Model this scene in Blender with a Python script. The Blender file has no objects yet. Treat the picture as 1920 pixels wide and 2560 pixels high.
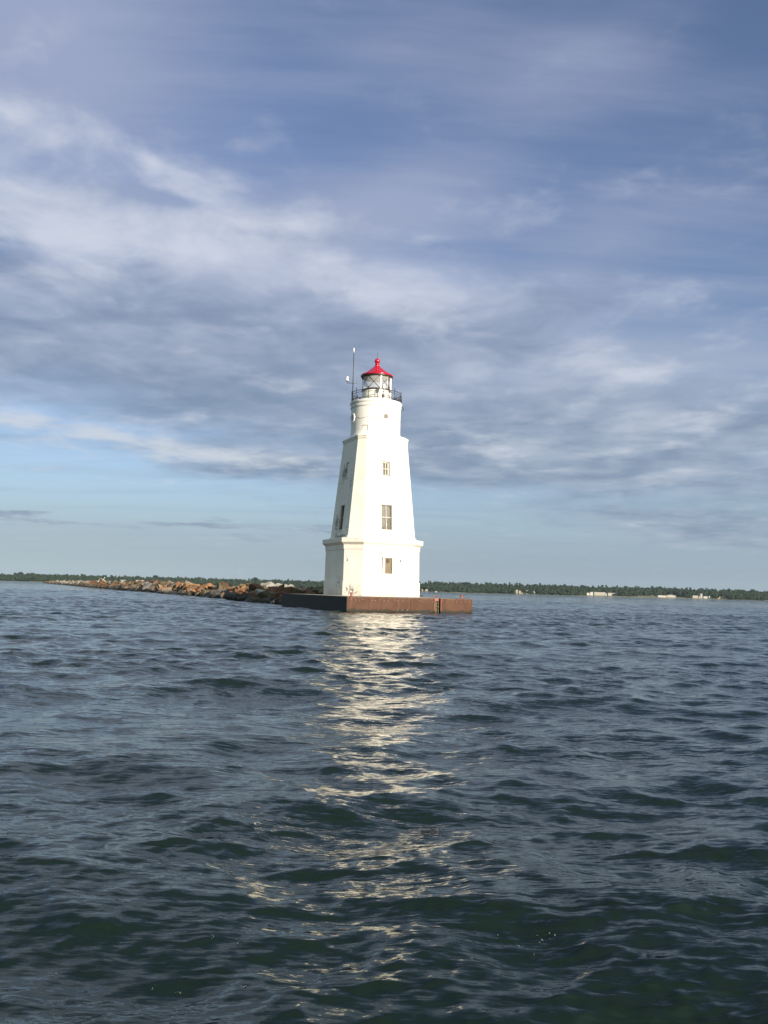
import bpy, bmesh, math, random
import numpy as np
from mathutils import Vector, Matrix
R = math.radians
sc = bpy.context.scene
col = sc.collection
# ------------------------------------------------------------------ camera
PITCH, ROLL, FPX, HCAM = R(5.384), R(1.482), 2072.0, 1.45
cam = bpy.data.objects.new('camera', bpy.data.cameras.new('camera')); col.objects.link(cam)
r0 = Vector((1, 0, 0)); u0 = Vector((0, -math.sin(PITCH), math.cos(PITCH))); f0 = Vector((0, math.cos(PITCH), math.sin(PITCH)))
cr = math.cos(ROLL) * r0 + math.sin(ROLL) * u0; cu = -math.sin(ROLL) * r0 + math.cos(ROLL) * u0
cam.matrix_world = Matrix(((cr.x, cu.x, -f0.x, 0), (cr.y, cu.y, -f0.y, 0), (cr.z, cu.z, -f0.z, HCAM), (0, 0, 0, 1)))
cam.data.sensor_fit = 'VERTICAL'; cam.data.sensor_height = 24; cam.data.lens = 24 * FPX / 2560
cam.data.clip_start = .05; cam.data.clip_end = 20000
sc.camera = cam
sc.view_settings.view_transform = 'Standard'; sc.view_settings.look = 'None'
sc.view_settings.gamma = 1; sc.view_settings.exposure = 0.85
EXPO = 2 ** 0.85
try: sc.cycles.max_bounces = 6; sc.cycles.caustics_reflective = False; sc.cycles.volume_bounces = 0
except Exception: pass
SUN_AZ, SUN_EL = R(38), R(14)      # behind the viewer, to the right: direction (sin az, -cos az)
# ------------------------------------------------------------------ node helper
def px_dir(px, py):
    U = px - 960; V = py - 1280
    u = U * math.cos(ROLL) + V * math.sin(ROLL); up = U * math.sin(ROLL) - V * math.cos(ROLL)
    d = Vector((u, FPX * math.cos(PITCH) - up * math.sin(PITCH), FPX * math.sin(PITCH) + up * math.cos(PITCH)))
    return d.normalized()
def azel(px, py):
    d = px_dir(px, py)
    return math.degrees(math.atan2(d.x, d.y)), math.degrees(math.asin(d.z))
def at(px, Y):                      # x of a far thing seen under the horizon line of the bay
    y = 1475 + (px - 960) * .0259
    d = px_dir(px, y)
    return d.x / d.y * Y
def lin(r, g, b):
    f = lambda c: (c / 255 / 12.92) if c / 255 <= .04045 else ((c / 255 + .055) / 1.055) ** 2.4
    return (f(r), f(g), f(b), 1)
class NT:
    def __init__(s, t): s.t = t; s.n = t.nodes; s.l = t.links; s.n.clear()
    def new(s, ty, **k):
        n = s.n.new(ty)
        for a, v in k.items(): setattr(n, a, v)
        return n
    def put(s, sock, v):
        if hasattr(v, 'is_linked') or isinstance(v, bpy.types.NodeSocket): s.l.new(v, sock)
        elif v is not None: sock.default_value = v
    def m(s, op, a, b=None, c=None, clamp=False):
        n = s.new('ShaderNodeMath', operation=op, use_clamp=clamp)
        for i, v in enumerate((a, b, c)):
            if v is not None: s.put(n.inputs[i], v)
        return n.outputs[0]
    def vm(s, op, a, b=None, scale=None):
        n = s.new('ShaderNodeVectorMath', operation=op); s.put(n.inputs[0], a)
        if b is not None: s.put(n.inputs[1], b)
        if scale is not None: s.put(n.inputs['Scale'], scale)
        return n.outputs['Value'] if op in ('LENGTH', 'DOT_PRODUCT') else n.outputs[0]
    def map(s, v, loc=(0, 0, 0), rot=(0, 0, 0), scale=(1, 1, 1), ty='POINT'):
        n = s.new('ShaderNodeMapping', vector_type=ty); s.put(n.inputs[0], v)
        n.inputs[1].default_value = loc; n.inputs[2].default_value = rot; n.inputs[3].default_value = scale
        return n.outputs[0]
    def noise(s, v, scale=1, detail=4, rough=.55, dist=0, lac=2.0):
        n = s.new('ShaderNodeTexNoise'); s.put(n.inputs['Vector'], v); s.put(n.inputs['Scale'], scale)
        n.inputs['Detail'].default_value = detail; n.inputs['Roughness'].default_value = rough
        n.inputs['Distortion'].default_value = dist; n.inputs['Lacunarity'].default_value = lac
        return n.outputs[0], n.outputs[1]
    def voro(s, v, scale=1, feature='F1'):
        n = s.new('ShaderNodeTexVoronoi', feature=feature); s.put(n.inputs['Vector'], v); n.inputs['Scale'].default_value = scale
        return n.outputs
    def mr(s, v, a, b, c=0., d=1., smooth=True):
        n = s.new('ShaderNodeMapRange', interpolation_type='SMOOTHSTEP' if smooth else 'LINEAR')
        s.put(n.inputs[0], v)
        for i, x in enumerate((a, b, c, d)): s.put(n.inputs[i + 1], x)
        return n.outputs[0]
    def mix(s, f, a, b, blend='MIX'):
        n = s.new('ShaderNodeMix', data_type='RGBA', blend_type=blend); s.put(n.inputs[0], f)
        s.put(n.inputs[6], a); s.put(n.inputs[7], b)
        return n.outputs[2]
    def sep(s, v):
        n = s.new('ShaderNodeSeparateXYZ'); s.put(n.inputs[0], v); return n.outputs
    def comb(s, x=0., y=0., z=0.):
        n = s.new('ShaderNodeCombineXYZ')
        for i, v in enumerate((x, y, z)): s.put(n.inputs[i], v)
        return n.outputs[0]
    def blob(s, v, c, r, rot=0):    # soft ellipse round c
        p = s.map(v, (c[0], c[1], c[2] if len(c) > 2 else 0), (0, 0, R(rot)), (r[0], r[1], r[2] if len(r) > 2 else 1), 'TEXTURE')
        n = s.new('ShaderNodeTexGradient', gradient_type='QUADRATIC_SPHERE'); s.l.new(p, n.inputs[0])
        return n.outputs[1]
# ------------------------------------------------------------------ world: physical sky with clouds laid over it
world = bpy.data.worlds.new('World'); sc.world = world; world.use_nodes = True
W = NT(world.node_tree)
tc = W.new('ShaderNodeTexCoord').outputs['Generated']
sky = W.new('ShaderNodeTexSky', sky_type='NISHITA'); sky.sun_disc = False
sky.sun_elevation = SUN_EL; sky.sun_rotation = math.pi - SUN_AZ    # clockwise from +Y
sky.air_density = 1.0; sky.dust_density = .6; sky.ozone_density = 2.0
d3 = W.sep(tc)
az = W.m('MULTIPLY', W.m('ARCTAN2', d3[0], d3[1]), 57.29578)
el = W.m('MULTIPLY', W.m('ARCSINE', d3[2]), 57.29578)
zc = W.m('MAXIMUM', d3[2], 0.0)
den = W.m('ADD', zc, .09)
plane = W.comb(W.m('DIVIDE', d3[0], den), W.m('DIVIDE', d3[1], den), 0.)
ae = W.comb(az, el, 0.)
n_w, n_wc = W.noise(plane, 1.1, 4, .6)
warp = W.vm('MULTIPLY', W.vm('SUBTRACT', n_wc, (.5, .5, .5)), (9, 4, 0))
aew = W.vm('ADD', ae, warp)
def layer(blobs, v=aew):
    tot = None
    for (x, y, rx, ry, rot, amp) in blobs:
        b = W.blob(v, azel(x, y), (rx * .0277, ry * .0277), -rot)
        tot = W.m('MULTIPLY_ADD', b, amp, tot if tot is not None else 0.)
    return tot
# streak fields
fan, _ = W.noise(W.map(plane, (3.1, 1.2, 0), (0, 0, R(-40)), (.30, 1.9, 1)), 1.5, 6, .6, .35)      # long cirrus, spreading up to the right
low, _ = W.noise(W.map(plane, (7.3, 2.2, 0), (0, 0, R(14)), (.60, .8, 1)), 1.9, 6, .56, .3)      # banks and ripples lower down
fine, _ = W.noise(W.map(plane, (1.7, 9.2, 0), (0, 0, R(8)), (.9, .85, 1)), 4.2, 5, .55, .3)
puff, _ = W.noise(plane, 3.4, 7, .6, .3)
K = 1 / EXPO
def c(r, g, b):
    a = lin(r, g, b); return (a[0] * K, a[1] * K, a[2] * K, 1)
# clear sky: the physical sky, nudged to the photograph's white balance
SKYK = .072
clear = W.vm('MULTIPLY', sky.outputs[0], (SKYK * .95, SKYK * .93, SKYK * 1.08))
# thin high veil, lavender
veil_m = W.m('ADD', layer([(100, 60, 900, 520, 0, .95), (200, 480, 1000, 520, 10, .8), (900, 560, 900, 260, -24, .75), (1300, 330, 900, 200, -26, .12),
                           (1500, 620, 800, 240, -22, .45), (1900, 40, 420, 300, -20, -.5), (1700, 950, 900, 420, 0, .9), (1000, 850, 1300, 420, 0, .9), (900, 180, 700, 260, -20, .35), (1000, 450, 900, 260, -20, .25), (1400, 150, 900, 200, -20, .2)], ae), W.m('MULTIPLY_ADD', fan, 2.4, -1.25))
veil = W.mr(veil_m, -.38, 1.05, 0.08, .92)
veil_c = W.mix(W.mr(el, 6, 30), c(164, 180, 202), c(158, 169, 199))
s1 = W.mix(veil, clear, veil_c)
# grey overcast added out of view, overhead and behind, to light the shaded walls
over = W.m('MAXIMUM', W.mr(el, 37, 60, 0, .45), W.mr(W.m('ABSOLUTE', az), 40, 75, 0, .95))
s1 = W.mix(over, s1, c(164, 182, 184))
# pale murk low down
s1 = W.mix(W.mr(el, 0.0, 11, .9, 0.0), s1, c(146, 172, 192))
# blue grey deck
deck_m = W.m('ADD', layer([(250, 820, 1000, 460, 6, 1.3), (960, 900, 1200, 500, 2, 1.5), (520, 1170, 420, 40, 8, .35), (1700, 1120, 1000, 320, 2, 1.5), (1750, 1330, 760, 110, 2, .8), (1050, 1130, 700, 150, 2, .6), (-100, 780, 500, 330, 0, .7),
                           (780, 720, 800, 200, -8, .55), (1300, 760, 600, 150, 0, .3), (120, 1312, 620, 20, 2, 1.1), (520, 1318, 420, 24, 4, 1.25), (820, 1326, 260, 24, -2, 1.4), (740, 1160, 420, 90, 8, .5),
                           (150, 1235, 760, 95, 3, -1.5), (1080, 1285, 300, 36, -3, -.7), (560, 470, 300, 100, 5, -.3), (1000, 590, 300, 60, -18, -.5)]), W.m('MULTIPLY_ADD', low, 1.7, -.92))
deck = W.mr(deck_m, .0, 1.0, 0, .93)
lit_m = W.m('ADD', layer([(950, 690, 1000, 190, 2, .75), (560, 640, 700, 190, 6, .8), (1500, 940, 700, 300, 6, .6), (1300, 1130, 420, 90, -4, .4), (1650, 1200, 600, 60, -4, .45), (300, 1080, 640, 80, 9, .4),
                          (400, 960, 800, 120, 3, -.3), (1100, 1090, 500, 120, 0, -.1), (500, 1190, 500, 40, 8, -.3), (1500, 1250, 700, 60, -2, -.25), (1600, 1360, 900, 130, 0, .5)]),
            W.m('ADD', W.m('MULTIPLY_ADD', fine, 1.9, -.95), W.m('MULTIPLY_ADD', low, -1.2, .6)))
lit = W.mr(lit_m, -.6, .95, 0, 1)
deck_c = W.mix(lit, W.mix(W.mr(el, 5, 22), c(126, 147, 171), c(122, 141, 171)), W.mix(W.mr(el, 5, 22), c(178, 190, 207), c(183, 192, 215)))
s2 = W.mix(deck, s1, deck_c)
# bright cumulus edge upper left, and the sunlit streaks low on the left
wh_m = W.m('ADD', layer([(0, 280, 330, 120, 10, 1.45), (360, 400, 360, 130, 14, 1.45), (60, 470, 420, 140, 0, 1.0), (230, 600, 860, 170, -2, 1.05), (700, 570, 560, 130, -6, 1.1), (900, 750, 800, 150, 2, .8), (520, 650, 400, 70, -4, .4), (1400, 700, 400, 90, 10, .4), (330, 790, 500, 60, -3, .35), (100, 670, 260, 60, -6, .5),
                         (230, 1075, 620, 85, 9, 1.3), (560, 1130, 340, 75, 9, 1.0), (430, 1188, 90, 16, 2, .8), (820, 1180, 260, 30, 8, .6), (740, 950, 90, 26, 0, .6), (90, 1135, 160, 26, 8, .5),
                         (400, 490, 200, 34, 6, -1.3), (330, 330, 200, 50, 10, -.5), (1080, 590, 160, 40, -10, .3), (1250, 1130, 300, 45, -2, .6), (1700, 1180, 420, 30, -5, .6), (1560, 920, 560, 200, 6, .8), (1150, 1120, 300, 60, 0, .5), (1720, 1070, 460, 90, -4, .65), (1250, 1010, 400, 80, 4, .5), (1300, 560, 500, 120, -14, .45)]),
           W.m('ADD', W.m('MULTIPLY_ADD', puff, 2.4, -1.42), W.m('MULTIPLY_ADD', fine, 1.9, -.95)))
wh = W.mr(wh_m, -.1, 1.25, 0, .88)
s3 = W.mix(wh, s2, W.mix(W.mr(el, 5, 22), c(206, 213, 222), c(208, 214, 229)))
s4 = W.mix(W.mr(el, 0.0, 5.5, .85, 0.0), s3, W.mix(W.mr(az, -24, 8), c(174, 189, 196), c(158, 172, 183)))
# below the horizon: dark lake colour
s5 = W.mix(W.mr(d3[2], -.02, 0.0), (.03, .045, .055, 1), s4)
bg = W.new('ShaderNodeBackground'); W.l.new(s5, bg.inputs[0]); bg.inputs[1].default_value = 1.0
W.l.new(bg.outputs[0], W.new('ShaderNodeOutputWorld').inputs[0])
world.cycles.sampling_method = 'MANUAL'; world.cycles.sample_map_resolution = 512
# ------------------------------------------------------------------ sun
sl = bpy.data.lights.new('sun', 'SUN'); sl.energy = 4.9; sl.angle = R(.55); sl.color = (1, .88, .71)
so = bpy.data.objects.new('sun', sl); col.objects.link(so)
sd = Vector((math.sin(SUN_AZ) * math.cos(SUN_EL), -math.cos(SUN_AZ) * math.cos(SUN_EL), math.sin(SUN_EL)))
so.rotation_euler = sd.to_track_quat('Z', 'Y').to_euler(); so.location = (60, -90, 60)
# ------------------------------------------------------------------ materials
def mat(name, color=(.5, .5, .5, 1), rough=.6, metal=0., spec=.5, fn=None):
    m = bpy.data.materials.new(name); m.use_nodes = True; N = NT(m.node_tree)
    p = N.new('ShaderNodeBsdfPrincipled'); o = N.new('ShaderNodeOutputMaterial'); N.l.new(p.outputs[0], o.inputs[0])
    p.inputs['Base Color'].default_value = (*color[:3], 1); p.inputs['Roughness'].default_value = rough
    p.inputs['Metallic'].default_value = metal; p.inputs['Specular IOR Level'].default_value = spec
    if fn: fn(N, p)
    return m
def bump(N, p, h, dist, strength=1.):
    b = N.new('ShaderNodeBump'); N.put(b.inputs['Height'], h); b.inputs['Distance'].default_value = dist; b.inputs['Strength'].default_value = strength
    N.l.new(b.outputs[0], p.inputs['Normal'])
def obj_co(N): return N.new('ShaderNodeTexCoord').outputs['Object']
def vary(scale, a, b, bd=.01, detail=5, lo=.35, hi=.65, sc3=(1, 1, 1)):
    def fn(N, p):
        v = N.map(obj_co(N), scale=sc3)
        f, _ = N.noise(v, scale, detail, .6)
        N.l.new(N.mix(N.mr(f, lo, hi), (*a, 1), (*b, 1)), p.inputs['Base Color'])
        if bd: bump(N, p, f, bd)
    return fn
def white_paint(N, p):
    v = obj_co(N)
    big, _ = N.noise(v, .7, 4, .6)
    streak, _ = N.noise(N.map(v, scale=(2.2, 2.2, .35)), 1.0, 5, .65)
    base = N.mix(N.mr(big, .35, .65), (.76, .735, .68, 1), (.70, .675, .62, 1))
    base = N.mix(N.mr(streak, .52, .78, 0, .45), base, (.60, .56, .47, 1))
    # yellow lichen and rust wash low down
    low_ = N.m('MULTIPLY', N.mr(N.sep(v)[2], .98, 1.9, 1, 0), N.mr(streak, .38, .62))
    base = N.mix(N.m('MULTIPLY', low_, .5), base, (.56, .40, .25, 1))
    # peeled patches: fine chips, gathered on the weather side
    chips, _ = N.noise(N.map(v, scale=(1, 1, .8)), 5.5, 7, .68)
    spots = None
    for (cc, rr, am) in [((-2.9, .9, 6.7), (1.1, .9, 1.9), .30), ((-2.95, -.3, 5.5), (.9, 2.4, .55), .30), ((-2.3, .6, 10.6), (.8, 1.1, 1.9), .26), ((-2.6, -1.6, 6.2), (.9, .8, 1.5), .12),
                         ((-2.7, -2.6, 1.4), (1.3, 1.5, 1.1), .165), ((-3.2, -1.2, 2.0), (.8, 1.7, 1.5), .13), ((-2.5, -2.6, 5.3), (1.5, 1.3, .35), .14),
                         ((-2.4, -1.2, 9.6), (.8, 1, 3.), .12), ((-3.0, -2.2, 3.6), (.6, .5, 2.5), .10), ((.8, -2.9, 5.75), (2.4, .7, .3), .10), ((0, -3.3, 1.1), (5, 2, .35), .12), ((-1.9, -1.9, 9.95), (.9, .9, .12), .2)]:
        b = N.blob(v, cc, rr); spots = N.m('MULTIPLY_ADD', b, am * 1.35, spots if spots is not None else 0.)
    peel = N.mr(N.m('ADD', chips, spots), .665, .685)
    grime, _ = N.noise(v, 14, 4, .6)
    base = N.mix(N.m('MULTIPLY', peel, .9), base, N.mix(grime, (.11, .10, .09, 1), (.27, .24, .2, 1)))
    N.l.new(base, p.inputs['Base Color'])
    h = N.m('SUBTRACT', N.m('MULTIPLY', grime, .25), N.m('MULTIPLY', peel, .6))
    bump(N, p, N.m('ADD', h, big), .012)
M = {}
M['paint'] = mat('white_masonry_paint', rough=.55, spec=.35, fn=white_paint)
def drum_paint(N, p):
    v = obj_co(N); s = N.sep(v)
    big, _ = N.noise(v, .9, 4, .6); streak, _ = N.noise(N.map(v, scale=(2.2, 2.2, .25)), 1.4, 5, .65)
    base = N.mix(N.mr(big, .35, .65), (.80, .79, .755, 1), (.75, .735, .70, 1))
    base = N.mix(N.mr(streak, .52, .8, 0, .4), base, (.6, .57, .49, 1))
    chips, _ = N.noise(v, 7, 7, .68)
    peel = N.mr(N.m('ADD', chips, N.m('MULTIPLY', N.blob(v, (-1.7, -.9, 13.5), (1.2, 1.3, .5)), .12)), .69, .71)
    base = N.mix(peel, base, (.25, .23, .2, 1))
    N.l.new(base, p.inputs['Base Color']); bump(N, p, big, .01)
M['drum'] = mat('white_drum_paint', rough=.5, spec=.4, fn=drum_paint)
M['gloss_white'] = mat('white_metal_paint', rough=.22, spec=.6, fn=lambda N, p: N.l.new(N.mix(N.mr(N.noise(obj_co(N), 4, 4)[0], .45, .8), (.78, .77, .73, 1), (.6, .56, .47, 1)), p.inputs['Base Color']))
M['grey_line'] = mat('dark_crack', rough=.9, fn=vary(9, (.10, .09, .08), (.2, .18, .15), 0))
M['black'] = mat('black_iron', rough=.45, spec=.5, fn=vary(12, (.012, .013, .016), (.03, .028, .028), .002))
M['bronze'] = mat('dark_bronze_sill', rough=.45, fn=vary(6, (.02, .012, .01), (.045, .022, .016), .002))
M['red'] = mat('red_roof_paint', rough=.2, spec=.6, fn=lambda N, p: N.l.new(N.mix(N.mr(N.noise(obj_co(N), 3, 5)[0], .4, .7), (.43, .005, .024, 1), (.34, .006, .02, 1)), p.inputs['Base Color']))
M['ceil'] = mat('cream_ceiling_paint', rough=.6, fn=vary(3, (.50, .49, .42), (.40, .39, .33), 0))
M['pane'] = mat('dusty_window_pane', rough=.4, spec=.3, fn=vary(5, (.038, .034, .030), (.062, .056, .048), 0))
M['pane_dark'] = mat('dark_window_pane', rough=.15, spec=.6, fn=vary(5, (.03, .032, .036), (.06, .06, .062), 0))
M['sash'] = mat('grey_white_sash', rough=.55, fn=vary(9, (.42, .4, .35), (.32, .3, .25), .002))
M['cloth'] = mat('faded_curtain', rough=.95, fn=vary(4, (.11, .10, .085), (.15, .14, .12), 0, sc3=(9, 9, .4)))
M['board'] = mat('weathered_board', rough=.8, fn=vary(5, (.19, .145, .095), (.145, .115, .075), .003, sc3=(1, 1, .3)))
M['vent'] = mat('rusty_vent_grille', rough=.7, fn=vary(30, (.03, .02, .012), (.07, .045, .025), .004))
def rust(N, p):
    v = obj_co(N); s = N.sep(v)
    big, _ = N.noise(v, 1.1, 5, .6); st, _ = N.noise(N.map(v, scale=(5, 5, .28)), 1.0, 5, .7); fi, _ = N.noise(v, 22, 5, .65)
    b = N.mix(N.mr(big, .3, .7), (.066, .029, .019, 1), (.092, .044, .027, 1))
    b = N.mix(N.mr(st, .5, .78, 0, .6), b, (.155, .09, .06, 1))
    b = N.mix(N.mr(fi, .55, .8, 0, .6), b, (.05, .026, .02, 1))
    n2, _ = N.noise(N.map(v, scale=(1.3, 1.3, .5)), 2.4, 5, .7)
    z = N.m('ADD', s[2], N.m('MULTIPLY_ADD', n2, -.5, .25))
    b = N.mix(N.mr(z, .10, .24, 1, 0), b, (.022, .022, .016, 1))
    b = N.mix(N.mr(z, .86, .97, 0, .35), b, (.2, .13, .1, 1))
    N.l.new(b, p.inputs['Base Color']); bump(N, p, N.m('MULTIPLY_ADD', fi, .3, big), .02)
M['rust'] = mat('rusted_steel_sheet', rough=.75, spec=.3, fn=rust)
M['rust_red'] = mat('red_oxide_paint', rough=.6, fn=vary(7, (.30, .075, .05), (.2, .055, .038), .004))
M['stud'] = mat('pale_stud', rough=.4, fn=vary(20, (.34, .24, .19), (.25, .16, .12), 0))
M['algae'] = mat('slimy_timber', rough=.7, fn=vary(9, (.035, .032, .016), (.10, .085, .035), .01))
M['painted_shade'] = mat('shadowed_concrete', rough=.9, fn=vary(6, (.02, .018, .014), (.04, .035, .025), .01))  # shade of the ladder notch put into the core's base colour
M['concrete'] = mat('pier_concrete', rough=.85, fn=vary(3, (.40, .37, .32), (.28, .26, .23), .01))
def hazed_leaf(a, b, cc):
    def fn(N, p):
        oi = N.new('ShaderNodeTexCoord').outputs['Object']
        f, _ = N.noise(oi, .045, 4, .6); g, _ = N.noise(oi, .6, 3, .6)
        x = N.mix(N.mr(f, .38, .62), (*a, 1), (*b, 1)); x = N.mix(N.mr(g, .45, .75, 0, .6), x, (*cc, 1))
        N.l.new(x, p.inputs['Base Color'])
    return fn
M['leaf'] = mat('far_foliage', rough=.8, spec=.15, fn=hazed_leaf((.013, .024, .013), (.022, .037, .018), (.042, .06, .028)))
M['leaf_dark'] = mat('dark_foliage', rough=.8, spec=.15, fn=hazed_leaf((.010, .019, .011), (.016, .028, .014), (.028, .042, .02)))
M['bark'] = mat('bark', rough=.9, fn=vary(2, (.09, .07, .05), (.05, .04, .03), .02))
M['black_steel'] = mat('near_black_steel', rough=.6, spec=.3, fn=vary(2, (.004, .0036, .0033), (.008, .006, .005), .01))
M['land'] = mat('shore_grass', rough=.9, fn=vary(.02, (.11, .13, .05), (.24, .21, .12), 0))
M['white_wall'] = mat('pale_siding', rough=.6, fn=vary(.15, (.31, .295, .26), (.25, .235, .205), 0))
M['grey_wall'] = mat('grey_siding', rough=.6, fn=vary(.15, (.42, .42, .4), (.34, .33, .31), 0))
M['tan_wall'] = mat('tan_siding', rough=.6, fn=vary(.2, (.5, .38, .26), (.4, .3, .2), 0))
M['roof_grey'] = mat('grey_roof', rough=.6, fn=vary(.2, (.3, .3, .3), (.2, .2, .21), 0))
M['roof_white'] = mat('white_metal_roof', rough=.4, fn=vary(.2, (.31, .31, .305), (.25, .25, .25), 0))
M['roof_orange'] = mat('orange_roof', rough=.6, fn=vary(.2, (.5, .2, .07), (.38, .15, .06), 0))
M['win_far'] = mat('far_window', rough=.2, fn=vary(.5, (.04, .045, .05), (.08, .08, .08), 0))
def rockfn(a, b, wet=True):
    def fn(N, p):
        v = obj_co(N); g = N.new('ShaderNodeNewGeometry').outputs['Position']
        f, _ = N.noise(v, 1.3, 6, .65); f2, _ = N.noise(v, 6, 5, .65)
        r_ = N.new('ShaderNodeObjectInfo').outputs['Random']
        x = N.mix(N.mr(f, .3, .7), (*a, 1), (*b, 1))
        x = N.mix(N.mr(f2, .5, .8, 0, .45), x, (a[0] * .4, a[1] * .4, a[2] * .42, 1))
        x = N.mix(1.0, x, N.comb(N.m('MULTIPLY_ADD', r_, .5, .42), N.m('MULTIPLY_ADD', r_, .5, .42), N.m('MULTIPLY_ADD', r_, .5, .44)), 'MULTIPLY')
        z = N.m('ADD', N.sep(g)[2], N.m('MULTIPLY_ADD', f, -.6, .3))
        w = N.mr(z, .15, .62, .95, 0)       # weed and wet stain up to the splash line
        x = N.mix(w, x, (.018, .018, .012, 1))
        N.l.new(x, p.inputs['Base Color']); bump(N, p, N.m('ADD', f, N.m('MULTIPLY', f2, .4)), .12)
        N.l.new(N.m('MULTIPLY_ADD', w, -.5, .85), p.inputs['Roughness'])
    return fn
RC = {'rust orange': ((.37, .20, .10), (.27, .15, .08)), 'tan': ((.38, .28, .18), (.29, .22, .15)), 'pale grey': ((.42, .40, .36), (.32, .31, .29)),
      'dark grey': ((.10, .10, .10), (.16, .15, .14)), 'reddish brown': ((.26, .11, .065), (.18, .085, .055)), 'olive brown': ((.17, .14, .075), (.12, .10, .055)),
      'chalky': ((.66, .62, .53), (.5, .46, .39))}
for k, (a, b) in RC.items(): M['rock ' + k] = mat(k.replace(' ', '_') + '_stone', rough=.85, spec=.25, fn=rockfn(a, b))
M['driftwood'] = mat('bleached_driftwood', rough=.8, fn=vary(2, (.62, .56, .46), (.48, .43, .36), .01))
M['foam'] = mat('lake_foam', rough=.5, fn=vary(60, (.17, .19, .185), (.08, .10, .10), 0))
# ------------------------------------------------------------------ mesh helpers
def tag(o, label=None, cat=None, group=None, kind=None):
    for k, v in (('label', label), ('category', cat), ('group', group), ('kind', kind)):
        if v: o[k] = v
    return o
def empty(name, loc=(0, 0, 0), rz=0):
    o = bpy.data.objects.new(name, None); o.empty_display_size = .3; col.objects.link(o); o.location = loc; o.rotation_euler.z = rz
    return o
class MB:
    def __init__(s): s.v = []; s.f = []; s.sm = []
    def add(s, v, f, smooth=False):
        n = len(s.v); s.v += [tuple(p) for p in v]; s.f += [tuple(i + n for i in q) for q in f]; s.sm += [smooth] * len(f)
        return s
    def box(s, a, b):
        x0, y0, z0 = a; x1, y1, z1 = b
        return s.add([(x0, y0, z0), (x1, y0, z0), (x1, y1, z0), (x0, y1, z0), (x0, y0, z1), (x1, y0, z1), (x1, y1, z1), (x0, y1, z1)],
                     [(0, 3, 2, 1), (4, 5, 6, 7), (0, 1, 5, 4), (1, 2, 6, 5), (2, 3, 7, 6), (3, 0, 4, 7)])
    def tube(s, pts, r, n=8, cap=True, smooth=True):
        pts = [Vector(p) for p in pts]; rs = r if isinstance(r, (list, tuple)) else [r] * len(pts)
        V = []; F = []
        for i, p in enumerate(pts):
            t = (pts[min(i + 1, len(pts) - 1)] - pts[max(i - 1, 0)]).normalized()
            a = Vector((0, 0, 1)) if abs(t.z) < .95 else Vector((0, 1, 0))
            u = t.cross(a).normalized(); w = t.cross(u)
            for k in range(n):
                an = 2 * math.pi * k / n; V.append(p + rs[i] * (math.cos(an) * u + math.sin(an) * w))
        for i in range(len(pts) - 1):
            for k in range(n):
                k2 = (k + 1) % n; F.append((i * n + k, i * n + k2, (i + 1) * n + k2, (i + 1) * n + k))
        if cap: F += [tuple(reversed(range(n))), tuple(range((len(pts) - 1) * n, len(pts) * n))]
        return s.add(V, F, smooth)
    def lathe(s, prof, n=64, c=(0, 0), smooth=True, a0=0, a1=2 * math.pi):
        full = abs(a1 - a0 - 2 * math.pi) < 1e-6; m = n if full else n + 1; V = []; F = []
        for (r_, z) in prof:
            for k in range(m):
                an = a0 + (a1 - a0) * k / n; V.append((c[0] + r_ * math.cos(an), c[1] + r_ * math.sin(an), z))
        for i in range(len(prof) - 1):
            for k in range(n):
                k2 = (k + 1) % m; F.append((i * m + k, i * m + k2, (i + 1) * m + k2, (i + 1) * m + k))
        return s.add(V, F, smooth)
    def ring(s, c, r_, tr, n=72, m=6, a0=0, a1=2 * math.pi):
        V = []; F = []; full = abs(a1 - a0 - 2 * math.pi) < 1e-6; N_ = n if full else n + 1
        for k in range(N_):
            an = a0 + (a1 - a0) * k / n
            for j in range(m):
                b = 2 * math.pi * j / m; V.append((c[0] + (r_ + tr * math.cos(b)) * math.cos(an), c[1] + (r_ + tr * math.cos(b)) * math.sin(an), c[2] + tr * math.sin(b)))
        for k in range(n):
            k2 = (k + 1) % N_
            for j in range(m): F.append((k * m + j, k2 * m + j, k2 * m + (j + 1) % m, k * m + (j + 1) % m))
        return s.add(V, F, True)
    def build(s, name, m, parent=None, auto=None, loc=None):
        me = bpy.data.meshes.new(name); me.from_pydata(s.v, [], s.f); me.update()
        me.polygons.foreach_set('use_smooth', s.sm)
        bm = bmesh.new(); bm.from_mesh(me); bmesh.ops.recalc_face_normals(bm, faces=bm.faces); bm.to_mesh(me); bm.free()
        if auto is not None:
            try: me.set_sharp_from_angle(angle=R(auto))
            except Exception: pass
        me.materials.append(m); o = bpy.data.objects.new(name, me); col.objects.link(o)
        if parent: o.parent = parent
        if loc: o.location = loc
        return o
rnd = random.Random(11)
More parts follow.
